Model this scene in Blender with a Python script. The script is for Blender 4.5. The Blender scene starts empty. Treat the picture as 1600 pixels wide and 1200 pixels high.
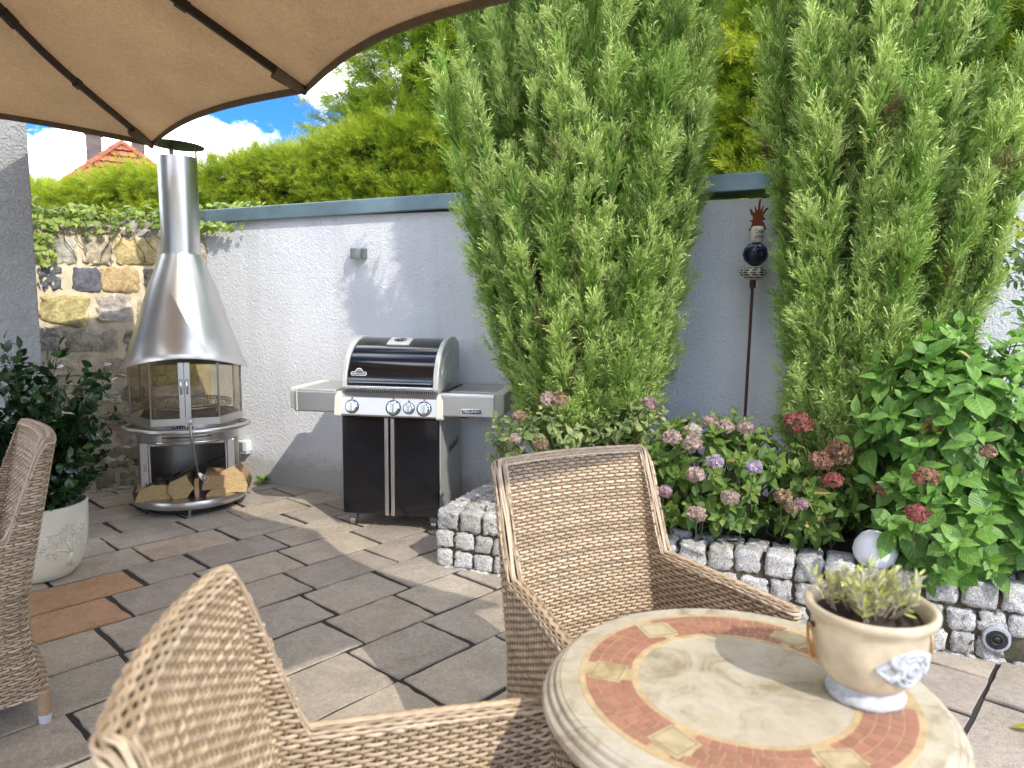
SUN, SKY, EXPO, FSTOP = 2.1, .15, 1.0, 3.6
import bpy, math, random
import numpy as np
from mathutils import Vector, Matrix
rng = np.random.default_rng(7)
random.seed(7)
R_ = math.radians
scene = bpy.context.scene
COL = scene.collection
AXA = np.array([.675, .738]); AXB = np.array([-.738, .675])     # paver row directions

# ------------------------------------------------------------------ helpers
class MB:
    """collects vertices and faces (with a colour per vertex) of ONE mesh"""
    def __init__(s): s.v = []; s.f = []; s.c = []; s.m = []
    def add(s, vs, fs, col=(1, 1, 1), mi=0):
        b = len(s.v)
        s.v += [tuple(p) for p in vs]
        s.f += [tuple(b + i for i in f) for f in fs]
        s.c += [col] * len(vs) if not isinstance(col, list) else col
        s.m += [mi] * len(fs)
        return s
    def box(s, c, d, rz=0, col=(1, 1, 1), rot=None, mi=0):
        x, y, z = [k / 2 for k in d]
        vs = [Vector((a * x, b * y, e * z)) for e in (-1, 1) for a, b in ((-1, -1), (1, -1), (1, 1), (-1, 1))]
        M = rot if rot is not None else Matrix.Rotation(rz, 3, 'Z')
        vs = [M @ p + Vector(c) for p in vs]
        return s.add(vs, [(3, 2, 1, 0), (4, 5, 6, 7), (0, 1, 5, 4), (1, 2, 6, 5), (2, 3, 7, 6), (3, 0, 4, 7)], col, mi)
    def lathe(s, prof, n=48, c=(0, 0, 0), col=(1, 1, 1), closed=False, fn=None, mi=0):
        vs, fs = [], []
        for k, (r, z) in enumerate(prof):
            for i in range(n):
                a = 2 * math.pi * i / n
                zz = z + (fn(k, a) if fn else 0)
                vs.append((c[0] + r * math.cos(a), c[1] + r * math.sin(a), c[2] + zz))
        m = len(prof)
        for k in range(m - 1 + (1 if closed else 0)):
            k2 = (k + 1) % m
            for i in range(n):
                j = (i + 1) % n
                fs.append((k * n + i, k * n + j, k2 * n + j, k2 * n + i))
        if not closed:
            if prof[0][0] > 1e-5: fs.append(tuple(range(n))[::-1])
            if prof[-1][0] > 1e-5: fs.append(tuple((m - 1) * n + i for i in range(n)))
        return s.add(vs, fs, col, mi)
    def tube(s, path, r, n=8, col=(1, 1, 1), caps=True, closed=False, mi=0):
        P = [Vector(p) for p in path]; m = len(P); vs, fs = [], []
        prev = None
        for k in range(m):
            if closed: t = P[(k + 1) % m] - P[k - 1]
            else: t = P[min(k + 1, m - 1)] - P[max(k - 1, 0)]
            t.normalize()
            if prev is None:
                a = Vector((0, 0, 1)) if abs(t.z) < .9 else Vector((1, 0, 0))
                nrm = t.cross(a).normalized()
            else:
                nrm = (prev - t * prev.dot(t)).normalized()
            prev = nrm; b = t.cross(nrm)
            rr = r[k] if isinstance(r, (list, tuple)) else r
            for i in range(n):
                a = 2 * math.pi * i / n
                vs.append(P[k] + (nrm * math.cos(a) + b * math.sin(a)) * rr)
        for k in range(m - 1 + (1 if closed else 0)):
            k2 = (k + 1) % m
            for i in range(n):
                j = (i + 1) % n
                fs.append((k * n + i, k * n + j, k2 * n + j, k2 * n + i))
        if caps and not closed:
            fs.append(tuple(range(n))[::-1]); fs.append(tuple((m - 1) * n + i for i in range(n)))
        return s.add(vs, fs, col, mi)
    def prism(s, poly, axis, a, b, col=(1, 1, 1), mi=0):
        """extrude a 2-D outline along an axis: 'x' (outline is y,z), 'y' (x,z) or 'z' (x,y)"""
        n = len(poly)
        def p(q, t): return {'x': (t, q[0], q[1]), 'y': (q[0], t, q[1]), 'z': (q[0], q[1], t)}[axis]
        vs = [p(q, a) for q in poly] + [p(q, b) for q in poly]
        fs = [tuple(range(n))[::-1], tuple(range(n, 2 * n))] + [(i, (i + 1) % n, n + (i + 1) % n, n + i) for i in range(n)]
        return s.add(vs, fs, col, mi)
    def build(s, name, mats, parent=None, smooth=False, bevel=0, seg=2, auto=None):
        me = bpy.data.meshes.new(name)
        me.from_pydata(s.v, [], s.f)
        me.validate()
        return finish(me, name, mats, parent, smooth, bevel, seg, cols=np.array(s.c, dtype=np.float32).reshape(-1, 3), mi=s.m, auto=auto)

def fix_normals(me):
    import bmesh
    bm = bmesh.new(); bm.from_mesh(me)
    bmesh.ops.recalc_face_normals(bm, faces=bm.faces)
    bm.to_mesh(me); bm.free()

def finish(me, name, mats, parent, smooth, bevel, seg, cols=None, mi=None, auto=None, recalc=True):
    if recalc: fix_normals(me)
    if not isinstance(mats, (list, tuple)): mats = [mats]
    for m in mats: me.materials.append(m)
    if mi is not None and len(mi) == len(me.polygons) and len(mats) > 1:
        me.polygons.foreach_set('material_index', mi)
    if cols is not None and len(cols) == len(me.vertices):
        at = me.attributes.new('Col', 'FLOAT_COLOR', 'POINT')
        at.data.foreach_set('color', np.concatenate([cols, np.ones((len(cols), 1), np.float32)], 1).ravel())
    if smooth: me.polygons.foreach_set('use_smooth', [True] * len(me.polygons))
    if auto is not None and smooth:
        me.set_sharp_from_angle(angle=R_(auto))
    o = bpy.data.objects.new(name, me); COL.objects.link(o)
    if parent: o.parent = parent
    if bevel:
        b = o.modifiers.new('Bevel', 'BEVEL'); b.width = bevel; b.segments = seg; b.limit_method = 'ANGLE'; b.angle_limit = R_(35)
    return o

def mesh_np(name, V, F, mats, parent=None, cols=None, smooth=False, uv=None):
    """one mesh from numpy arrays, all faces with the same number of corners"""
    me = bpy.data.meshes.new(name)
    n, k = F.shape
    me.vertices.add(len(V)); me.vertices.foreach_set('co', np.ascontiguousarray(V, dtype=np.float32).ravel())
    me.loops.add(n * k); me.loops.foreach_set('vertex_index', np.ascontiguousarray(F, dtype=np.int32).ravel())
    me.polygons.add(n); me.polygons.foreach_set('loop_start', np.arange(0, n * k, k, dtype=np.int32))
    if smooth: me.polygons.foreach_set('use_smooth', np.ones(n, dtype=bool))
    me.update(calc_edges=True)
    if uv is not None:
        l = me.uv_layers.new(name='UVMap'); l.data.foreach_set('uv', np.ascontiguousarray(uv[F.ravel()], dtype=np.float32).ravel())
    return finish(me, name, mats, parent, False, 0, 0, cols=None if cols is None else np.ascontiguousarray(cols, dtype=np.float32), recalc=False)

def thing(name, label, cat, loc=(0, 0, 0), rz=0, group=None):
    o = bpy.data.objects.new(name, None); COL.objects.link(o)
    o.empty_display_size = .1
    o.location = loc; o.rotation_euler = (0, 0, rz)
    return tag(o, label, cat, group)
def tag(o, label, cat, group=None):
    o['label'] = label; o['category'] = cat
    if group: o['group'] = group
    return o
def struct(o): o['kind'] = 'structure'; return o

def text_mb(mb, string, size, M, depth=.0012, col=(1, 1, 1), mi=0, width=None, shear=0):
    cu = bpy.data.curves.new('lettering', 'FONT'); cu.body = string; cu.size = size
    cu.align_x = 'CENTER'; cu.align_y = 'CENTER'; cu.extrude = depth; cu.resolution_u = 3; cu.shear = shear
    ob = bpy.data.objects.new('lettering', cu); COL.objects.link(ob)
    dg = bpy.context.evaluated_depsgraph_get()
    me = bpy.data.meshes.new_from_object(ob.evaluated_get(dg))
    xs = [v.co.x for v in me.vertices]; k = 1
    if width and xs: k = width / (max(xs) - min(xs))
    mb.add([M @ Vector((v.co.x * k, v.co.y, v.co.z)) for v in me.vertices], [tuple(p.vertices) for p in me.polygons], col, mi)
    bpy.data.objects.remove(ob); bpy.data.curves.remove(cu); bpy.data.meshes.remove(me)

# ------------------------------------------------------------------ instancing of leaf templates (numpy)
def frames(d, up=None, roll=None):
    """rotation matrices whose Y axis is d and whose Z axis leans to 'up'"""
    d = d / np.linalg.norm(d, axis=1, keepdims=True)
    if up is None: up = rng.normal(size=d.shape)
    x = np.cross(d, up); x /= np.linalg.norm(x, axis=1, keepdims=True) + 1e-9
    z = np.cross(x, d)
    if roll is not None:
        c, s = np.cos(roll)[:, None], np.sin(roll)[:, None]
        x, z = x * c + z * s, z * c - x * s
    return np.stack([x, d, z], axis=2)
def instance(tv, tf, pos, rot, scl, col, shade=None):
    n, k = len(pos), len(tv)
    if np.ndim(scl) == 1: scl = np.asarray(scl)[:, None]
    local = tv[None, :, :] * scl[:, None, :] if np.ndim(scl) == 2 else tv[None]
    V = np.einsum('nij,nkj->nki', rot, local) + pos[:, None, :]
    F = (tf[None] + (np.arange(n) * k)[:, None, None])
    C = np.repeat(col[:, None, :], k, 1)
    if shade is not None: C = C * shade[None, :, None]
    return V.reshape(-1, 3), F.reshape(-1, tf.shape[1]), C.reshape(-1, 3)
def unit(a): return a / (np.linalg.norm(a, axis=-1, keepdims=True) + 1e-9)

# ------------------------------------------------------------------ materials
def new_mat(name):
    m = bpy.data.materials.new(name); m.use_nodes = True
    nt = m.node_tree
    return m, nt, nt.nodes['Principled BSDF'], nt.nodes['Material Output']
def N(nt, typ, **kw):
    n = nt.nodes.new(typ)
    for k, v in kw.items():
        if k in n.inputs.keys(): n.inputs[k].default_value = v
        else: setattr(n, k, v)
    return n
def coords(nt, scale=(1, 1, 1)):
    tc = nt.nodes.new('ShaderNodeTexCoord'); mp = nt.nodes.new('ShaderNodeMapping')
    mp.inputs['Scale'].default_value = scale
    nt.links.new(tc.outputs['Object'], mp.inputs['Vector'])
    return mp.outputs['Vector']
def ramp(nt, src, stops):
    r = nt.nodes.new('ShaderNodeValToRGB'); e = r.color_ramp.elements
    while len(e) < len(stops): e.new(.5)
    for k, (p, c) in enumerate(stops):
        e[k].position = p; e[k].color = (c, c, c, 1) if isinstance(c, (int, float)) else (*c, 1)
    nt.links.new(src, r.inputs['Fac']); return r.outputs['Color']
def mul(nt, a, b, fac=1.0, mode='MULTIPLY'):
    m = nt.nodes.new('ShaderNodeMix'); m.data_type = 'RGBA'; m.blend_type = mode
    if isinstance(fac, (int, float)): m.inputs[0].default_value = fac
    else: nt.links.new(fac, m.inputs[0])
    for s, i in ((a, 6), (b, 7)):
        if isinstance(s, tuple): m.inputs[i].default_value = (*s, 1)
        else: nt.links.new(s, m.inputs[i])
    return m.outputs[2]
def noise(nt, vec, scale, detail=4, rough=.55, dist=0):
    n = nt.nodes.new('ShaderNodeTexNoise'); n.inputs['Scale'].default_value = scale; n.inputs['Detail'].default_value = detail
    n.inputs['Roughness'].default_value = rough; n.inputs['Distortion'].default_value = dist
    nt.links.new(vec, n.inputs['Vector']); return n.outputs['Fac']
def bump(nt, bs, h, strength=.3, dist=.01):
    b = nt.nodes.new('ShaderNodeBump'); b.inputs['Strength'].default_value = strength; b.inputs['Distance'].default_value = dist
    nt.links.new(h, b.inputs['Height']); nt.links.new(b.outputs['Normal'], bs.inputs['Normal'])
def attr_col(nt):
    a = nt.nodes.new('ShaderNodeAttribute'); a.attribute_name = 'Col'; return a.outputs['Color']

def plain(name, col, rough=.5, metal=0, var=.12, scale=30, bmp=0, bscale=120, spec=.5, coat=0):
    m, nt, b, o = new_mat(name); v = coords(nt)
    n = noise(nt, v, scale, 5)
    nt.links.new(mul(nt, col, ramp(nt, n, [(.3, 1 - var), (.7, 1 + var * .5)])), b.inputs['Base Color'])
    b.inputs['Roughness'].default_value = rough; b.inputs['Metallic'].default_value = metal
    b.inputs['Specular IOR Level'].default_value = spec; b.inputs['Coat Weight'].default_value = coat
    if bmp: bump(nt, b, noise(nt, v, bscale, 4), bmp, .003)
    return m
def tinted(name, rough=.6, nscale=40, var=.25, bmp=.3, bscale=90, spec=.3, bdist=.004, detail=6):
    """colour from the mesh's own tint, broken up by noise"""
    m, nt, b, o = new_mat(name); v = coords(nt)
    n = noise(nt, v, nscale, detail, .65)
    nt.links.new(mul(nt, attr_col(nt), ramp(nt, n, [(.28, 1 - var), (.72, 1 + var)])), b.inputs['Base Color'])
    b.inputs['Roughness'].default_value = rough; b.inputs['Specular IOR Level'].default_value = spec
    if bmp: bump(nt, b, noise(nt, v, bscale, 5, .6), bmp, bdist)
    return m
def leafy(name, transl=.35, rough=.5, spec=.3, vein=False, tcol=(1.25, 1.35, .55)):
    m, nt, b, o = new_mat(name)
    c = attr_col(nt)
    if vein:
        uvn = nt.nodes.new('ShaderNodeUVMap'); sx = nt.nodes.new('ShaderNodeSeparateXYZ'); nt.links.new(uvn.outputs[0], sx.inputs[0])
        def M(op, a, bb=None, **k):
            q = nt.nodes.new('ShaderNodeMath'); q.operation = op
            for i, s in enumerate((a, bb)):
                if s is None: continue
                if isinstance(s, (int, float)): q.inputs[i].default_value = s
                else: nt.links.new(s, q.inputs[i])
            return q.outputs[0]
        ax = M('ABSOLUTE', M('SUBTRACT', sx.outputs[0], .5))
        mid = M('LESS_THAN', ax, .025)
        w = M('SINE', M('MULTIPLY', M('SUBTRACT', sx.outputs[1], M('MULTIPLY', ax, .75)), 46.0))
        side = M('MULTIPLY', M('GREATER_THAN', w, .8), .45)
        vf = M('MINIMUM', M('ADD', mid, side), 1.0)
        c = mul(nt, c, (1.55, 1.45, 1.35), vf)
        bump(nt, b, M('MULTIPLY', w, -1.0), .25, .002)
    v = coords(nt)
    c = mul(nt, c, ramp(nt, noise(nt, v, 45, 3), [(.3, .78), (.7, 1.16)]))
    if vein: c = mul(nt, c, ramp(nt, noise(nt, v, 75, 3, .6), [(.70, (1, 1, 1)), (.78, (1.5, .95, .6))]))
    nt.links.new(c, b.inputs['Base Color'])
    b.inputs['Roughness'].default_value = rough; b.inputs['Specular IOR Level'].default_value = spec
    t = nt.nodes.new('ShaderNodeBsdfTranslucent'); nt.links.new(mul(nt, c, tcol), t.inputs['Color'])
    mx = nt.nodes.new('ShaderNodeMixShader'); mx.inputs[0].default_value = transl
    nt.links.new(b.outputs[0], mx.inputs[1]); nt.links.new(t.outputs[0], mx.inputs[2]); nt.links.new(mx.outputs[0], o.inputs['Surface'])
    return m

def stucco_mat(name, col, scale=26, strength=.55, dirt=False):
    m, nt, b, o = new_mat(name); v = coords(nt)
    n1 = noise(nt, v, scale, 3, .55, 2.2); n2 = noise(nt, v, 130, 3, .6); n3 = noise(nt, v, 1.6, 4, .6)
    h = mul(nt, ramp(nt, n1, [(.35, 0.0), (.62, 1.0)]), n2, .3, 'ADD')
    c = mul(nt, col, ramp(nt, n3, [(.3, .93), (.7, 1.03)]))
    if dirt:
        # faint rain streaks and splashed earth along the foot
        sv = coords(nt, (7, 7, .35)); st = noise(nt, sv, 1, 4, .6)
        c = mul(nt, c, ramp(nt, st, [(.30, (.93, .93, .92)), (.52, (1, 1, 1))]))
        sx = nt.nodes.new('ShaderNodeSeparateXYZ'); nt.links.new(v, sx.inputs[0])
        ad = nt.nodes.new('ShaderNodeMath'); ad.operation = 'MULTIPLY_ADD'; ad.inputs[1].default_value = -.28; nt.links.new(noise(nt, v, 9, 5, .7), ad.inputs[0]); nt.links.new(sx.outputs[2], ad.inputs[2])
        c = mul(nt, c, ramp(nt, ad.outputs[0], [(-.0, (.70, .68, .62)), (.14, (1, 1, 1))]))
    nt.links.new(c, b.inputs['Base Color']); b.inputs['Roughness'].default_value = .9; b.inputs['Specular IOR Level'].default_value = .15
    bump(nt, b, h, strength, .006)
    return m
def steel_mat(name, col=(.62, .60, .56), rough=.32, brush=(1, 1, 90)):
    m, nt, b, o = new_mat(name)
    v = coords(nt, brush); n = noise(nt, v, 5, 4); v2 = coords(nt); n2 = noise(nt, v2, 5, 5)
    nt.links.new(mul(nt, col, ramp(nt, n2, [(.3, .94), (.7, 1.03)])), b.inputs['Base Color'])
    b.inputs['Metallic'].default_value = 1
    nt.links.new(ramp(nt, n, [(.3, rough * .9), (.7, rough * 1.15)]), b.inputs['Roughness'])
    return m
def granite_mat():
    m, nt, b, o = new_mat('granite'); v = coords(nt)
    a = noise(nt, v, 210, 3, .7); c = noise(nt, v, 95, 4, .7); d = noise(nt, v, 9, 4)
    col = ramp(nt, a, [(.36, .16), (.47, .36), (.62, .54)])
    col = mul(nt, col, ramp(nt, c, [(.36, .62), (.55, 1.05)]))
    col = mul(nt, col, attr_col(nt)); col = mul(nt, col, ramp(nt, d, [(.3, (.80, .76, .66)), (.5, (1, .99, .96)), (.7, (1.1, 1.1, 1.1))]))
    col = mul(nt, col, ramp(nt, noise(nt, v, 24, 5, .7), [(.28, (.62, .57, .42)), (.42, (1, 1, 1))]))
    nt.links.new(col, b.inputs['Base Color']); b.inputs['Roughness'].default_value = .75; b.inputs['Specular IOR Level'].default_value = .3
    bump(nt, b, noise(nt, v, 70, 6, .7), .7, .008)
    return m
def paver_mat():
    m, nt, b, o = new_mat('porphyry_paving'); v = coords(nt)
    f = noise(nt, v, 260, 3, .7); g = noise(nt, v, 7, 6, .62, .5); k = noise(nt, v, 45, 5, .65)
    c = mul(nt, attr_col(nt), ramp(nt, g, [(.28, .84), (.5, 1.0), (.74, 1.14)]))
    c = mul(nt, c, ramp(nt, f, [(.33, .68), (.5, 1.0), (.68, 1.45)]))
    c = mul(nt, c, ramp(nt, k, [(.3, .82), (.7, 1.15)]))
    c = mul(nt, c, ramp(nt, noise(nt, v, 1.7, 6, .68, 1.2), [(.33, (.80, .79, .76)), (.5, (1, 1, 1)), (.7, (1.07, 1.06, 1.04))]))
    nt.links.new(c, b.inputs['Base Color']); b.inputs['Roughness'].default_value = .72; b.inputs['Specular IOR Level'].default_value = .3
    h = mul(nt, k, f, .35, 'ADD')
    bump(nt, b, h, .45, .006)
    return m
def stone_mat():
    m, nt, b, o = new_mat('sandstone'); v = coords(nt)
    g = noise(nt, v, 6, 6, .7, 1.0); k = noise(nt, v, 28, 6, .7); f = noise(nt, v, 120, 4, .7)
    c = mul(nt, attr_col(nt), ramp(nt, g, [(.32, .6), (.5, 1.0), (.68, 1.3)]))
    c = mul(nt, c, ramp(nt, k, [(.3, .62), (.55, 1.08), (.72, 1.35)]))
    nt.links.new(c, b.inputs['Base Color']); b.inputs['Roughness'].default_value = .9; b.inputs['Specular IOR Level'].default_value = .2
    bump(nt, b, mul(nt, k, f, .5, 'ADD'), 1.0, .02)
    return m
def marble_mat():
    m, nt, b, o = new_mat('cream_marble'); v = coords(nt)
    n = noise(nt, v, 7, 7, .68, 1.6); n2 = noise(nt, v, 26, 6, .6, .8); n3 = noise(nt, v, 4, 3)
    c = ramp(nt, n, [(.36, (.32, .27, .19)), (.47, (.47, .42, .33)), (.6, (.53, .49, .41)), (.72, (.42, .37, .29))])
    c = mul(nt, c, ramp(nt, n2, [(.3, .84), (.55, 1.0)])); c = mul(nt, c, ramp(nt, n3, [(.3, (.95, .9, .8)), (.7, (1.03, 1.03, 1.0))]))
    nt.links.new(mul(nt, c, attr_col(nt)), b.inputs['Base Color']); b.inputs['Roughness'].default_value = .33; b.inputs['Specular IOR Level'].default_value = .45
    bump(nt, b, n2, .08, .002)
    return m
def glass_mat():
    m, nt, b, o = new_mat('sooty_glass')
    nt.nodes.remove(b)
    t = nt.nodes.new('ShaderNodeBsdfTransparent'); t.inputs[0].default_value = (.93, .91, .86, 1)
    g = nt.nodes.new('ShaderNodeBsdfGlossy'); g.inputs['Roughness'].default_value = .04; g.inputs['Color'].default_value = (1, 1, 1, 1)
    d = nt.nodes.new('ShaderNodeBsdfDiffuse'); d.inputs['Color'].default_value = (.22, .17, .10, 1)
    fr = nt.nodes.new('ShaderNodeFresnel'); fr.inputs['IOR'].default_value = 1.5
    soot = nt.nodes.new('ShaderNodeMixShader'); v = coords(nt)
    nt.links.new(ramp(nt, noise(nt, v, 7, 5), [(.35, .0), (.7, .09)]), soot.inputs[0])
    nt.links.new(t.outputs[0], soot.inputs[1]); nt.links.new(d.outputs[0], soot.inputs[2])
    ge = nt.nodes.new('ShaderNodeNewGeometry'); inv = nt.nodes.new('ShaderNodeMath'); inv.operation = 'SUBTRACT'; inv.inputs[0].default_value = 1; nt.links.new(ge.outputs['Backfacing'], inv.inputs[1])
    fm = nt.nodes.new('ShaderNodeMath'); fm.operation = 'MULTIPLY'; nt.links.new(fr.outputs[0], fm.inputs[0]); nt.links.new(inv.outputs[0], fm.inputs[1])
    mx = nt.nodes.new('ShaderNodeMixShader'); nt.links.new(fm.outputs[0], mx.inputs[0])
    nt.links.new(soot.outputs[0], mx.inputs[1]); nt.links.new(g.outputs[0], mx.inputs[2]); nt.links.new(mx.outputs[0], o.inputs['Surface'])
    return m
def canopy_mat():
    m, nt, b, o = new_mat('taupe_canvas')
    v = coords(nt, (40, 500, 40)); v2 = coords(nt, (500, 40, 40)); v3 = coords(nt)
    n = mul(nt, noise(nt, v, 1, 2), noise(nt, v2, 1, 2), .5, 'MIX')
    c = mul(nt, (.61, .48, .335), ramp(nt, n, [(.36, .78), (.64, 1.2)]))
    c = mul(nt, c, ramp(nt, noise(nt, v3, 2.2, 5), [(.3, .9), (.7, 1.08)]))
    nt.links.new(c, b.inputs['Base Color']); b.inputs['Roughness'].default_value = .9; b.inputs['Specular IOR Level'].default_value = .1
    t = nt.nodes.new('ShaderNodeBsdfTranslucent'); nt.links.new(c, t.inputs['Color'])
    mx = nt.nodes.new('ShaderNodeMixShader'); mx.inputs[0].default_value = .48
    nt.links.new(b.outputs[0], mx.inputs[1]); nt.links.new(t.outputs[0], mx.inputs[2]); nt.links.new(mx.outputs[0], o.inputs['Surface'])
    bump(nt, b, n, .15, .002)
    return m

M_pav = paver_mat(); M_joint = plain('dark_joint_grit', (.035, .032, .028), .95, var=.5, scale=160, bmp=.8, bscale=200)
M_earth = plain('soil', (.035, .024, .016), .95, var=.5, scale=60, bmp=1, bscale=90)
M_lawn = plain('lawn', (.06, .09, .03), .9, var=.4, scale=4)
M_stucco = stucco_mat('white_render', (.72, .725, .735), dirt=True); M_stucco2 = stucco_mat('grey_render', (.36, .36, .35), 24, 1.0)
M_zinc = plain('zinc_coping', (.19, .27, .30), .38, .55, .2, 6)
M_stone = stone_mat(); M_mortar = plain('lime_mortar', (.58, .49, .34), .95, var=.3, scale=14, bmp=1, bscale=60)
M_granite = granite_mat(); M_grout = plain('mossy_grout', (.10, .085, .05), .95, var=.5, scale=40, bmp=1, bscale=90)
M_steel = steel_mat('brushed_steel'); M_steel_d = steel_mat('dull_steel', (.42, .39, .34), .4); M_chrome = steel_mat('polished_steel', (.75, .75, .75), .12)
M_soot = plain('sooty_steel', (.10, .08, .06), .7, .3, .5, 12)
M_black = plain('black_enamel', (.006, .006, .008), .12, 0, .2, 20, spec=.55, coat=.2)
M_blackmat = plain('black_metal', (.012, .012, .012), .5, .2)
M_alu = plain('cast_aluminium', (.50, .50, .47), .42, .35, .08, 20)
M_cream = plain('cream_plastic', (.62, .60, .50), .45, 0, .06, 30)
M_glass = glass_mat()
M_wick = tinted('wicker_strand', .42, 25, .22, .15, 220, .45, .002)
M_wickd = plain('wicker_gap_shade', (.055, .033, .02), .8, var=.3)
M_cap = plain('grey_foot_cap', (.55, .56, .58), .4)
M_marble = marble_mat(); M_terra = tinted('terracotta_tesserae', .5, 30, .18, .2, 150, .4, .002)
M_potc = plain('cream_glaze', (.80, .76, .61), .28, 0, .07, 9, .1, 40, .5)
M_urn = plain('ochre_glaze', (.60, .50, .34), .38, 0, .34, 14, .25, 70, .45)
M_urnw = plain('whitewashed_clay', (.47, .48, .49), .75, 0, .42, 45, .7, 110)
M_rust = plain('rusty_iron', (.20, .055, .022), .85, .2, .35, 45, .4, 120)
M_rodm = plain('rusty_rod', (.085, .035, .028), .8, .2, .3, 40, .3, 100)
M_brass = plain('rusty_brass_ring', (.48, .26, .09), .45, .5, .3, 50)
M_navy = plain('navy_glaze', (.012, .016, .04), .25, 0, .3, 25, .1, 30)
M_ivory = tinted('ivory_ceramic', .4, 20, .06, 0)
M_ink = plain('ink', (.015, .015, .015), .6)
M_wht = plain('white_plastic', (.72, .74, .76), .35, 0, .04); M_grey = plain('grey_plastic', (.18, .19, .19), .4)
M_lampg = plain('lamp_grey', (.24, .26, .25), .5, .3)
M_globe = plain('opal_globe', (.75, .77, .80), .3, 0, .04)
M_canvas = canopy_mat(); M_hem = plain('canvas_hem', (.15, .11, .075), .9, var=.2)
M_rib = plain('dark_bronze_rib', (.030, .022, .017), .42, .3)
M_bark = plain('bark', (.09, .055, .035), .95, var=.5, scale=40, bmp=1, bscale=60)
M_wood = tinted('split_firewood', .85, 55, .3, .5, 120, .2, .004)
M_roof = tinted('clay_tile', .8, 8, .2, .2, 20, .2, .01); M_brick = plain('chimney_brick', (.16, .12, .11), .9, var=.3, scale=6)
M_plaster = plain('house_plaster', (.6, .56, .48), .9)
M_junip = leafy('juniper_needles', .16, .55, .25); M_thuja = leafy('thuja_sprays', .33, .5, .3); M_leaf = leafy('soft_leaf', .3, .42, .4, True)
M_leafd = leafy('glossy_dark_leaf', .12, .25, .6); M_ivyl = leafy('ivy_leaf', .3, .5, .3); M_flow = leafy('flower_petal', .3, .7, .2, tcol=(1, 1, 1))
M_stem = plain('green_stem', (.07, .08, .03), .7)
M_silv = leafy('silvery_herb', .25, .7, .2)
# ------------------------------------------------------------------ rounded rough blocks
def cube_grid(n):
    idx = {}; vs = []; fs = []
    def vid(p):
        k = tuple(round(c, 5) for c in p)
        if k not in idx: idx[k] = len(vs); vs.append(k)
        return idx[k]
    for ax in range(3):
        for sg in (-1, 1):
            for i in range(n):
                for j in range(n):
                    q = []
                    for di, dj in ((0, 0), (1, 0), (1, 1), (0, 1)):
                        p = [0, 0, 0]; p[ax] = sg; p[(ax + 1) % 3] = -1 + 2 * (i + di) / n; p[(ax + 2) % 3] = -1 + 2 * (j + dj) / n
                        q.append(vid(p))
                    fs.append(tuple(q if sg > 0 else q[::-1]))
    return np.array(vs), fs
GRIDS = {n: cube_grid(n) for n in (4, 5, 6, 8)}
def block(mb, c, dims, rot, rad, amp, col, n=5, freq=1.0, mi=0):
    """a rough stone: a box with rounded edges, dented and bulged"""
    q, fs = GRIDS[n]
    h = np.array(dims) / 2; rad = min(rad, h.min() * .9)
    p = q * h
    inner = np.clip(p, -(h - rad), h - rad); p = inner + unit(p - inner) * rad * (np.abs(p - inner).max(axis=1, keepdims=True) > 1e-9)
    d = np.zeros_like(p)
    for k in range(5):
        w = rng.normal(size=3) * freq * (14 + 18 * k) * .1 / max(dims); ph = rng.uniform(0, 6.28)
        d += rng.normal(size=3) * (np.sin((p @ (w * 10)) + ph))[:, None] / (1 + k * .6)
    p = p + d * amp * .5
    R = np.array(rot)
    mb.add((p @ R.T + np.array(c)).tolist(), fs, col, mi)

def jit(col, a=.1):
    k = 1 + rng.uniform(-a, a)
    return tuple(max(0, c * k * (1 + rng.uniform(-a, a) * .4)) for c in col)

# ------------------------------------------------------------------ ground and paving
g = MB(); g.add([(-400, -400, -.05), (400, -400, -.05), (400, 400, -.05), (-400, 400, -.05)], [(0, 1, 2, 3)])
struct(g.build('ground', M_lawn))
g = MB(); g.add([(-6, -3.5, -.007), (5, -3.5, -.007), (5, 7, -.007), (-6, 7, -.007)], [(0, 1, 2, 3)])
struct(g.build('patio_bed', M_joint))

def ab(a, b, z=0): p = AXA * a + AXB * b; return (p[0], p[1], z)
known = {(2.10, 2.44): [1.665, 2.075], (2.44, 2.77): [1.765, 2.17], (2.77, 3.10): [1.48, 1.85, 2.285], (3.10, 3.425): [1.036, 1.43, 1.95, 2.47],
         (3.425, 3.765): [.80, 1.20, 1.62, 2.10, 2.6], (3.765, 4.09): [1.385, 1.712, 2.2], (4.09, 4.42): [1.05, 1.545, 2.05, 2.5], (4.42, 4.74): [1.05, 1.483, 1.943, 2.279],
         (.44, .77): [2.40, 2.91, 3.26], (1.87, 2.10): [1.84]}
rows = [2.10 - .333 * k for k in range(17, 0, -1)] + [2.10, 2.44, 2.77, 3.10, 3.425, 3.765, 4.09, 4.42, 4.74, 5.06] + [5.06 + .33 * k for k in range(1, 6)]
pal = [((.365, .314, .252), 6), ((.345, .293, .240), 4), ((.372, .313, .242), 4), ((.340, .295, .240), 3), ((.395, .342, .270), 2), ((.385, .300, .222), 1)]
pool = [c for c, k in pal for _ in range(k)]
orange_spots = [(1.014, 3.598), (1.24, 3.907)]
def in_planter(a, b):
    p = AXA * a + AXB * b; q = p - np.array([-.41, 3.87]); s = q @ np.array([.919, -.395]); t = q @ np.array([.395, .919])
    return s > .2 and t > .15
pv = MB()
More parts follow.
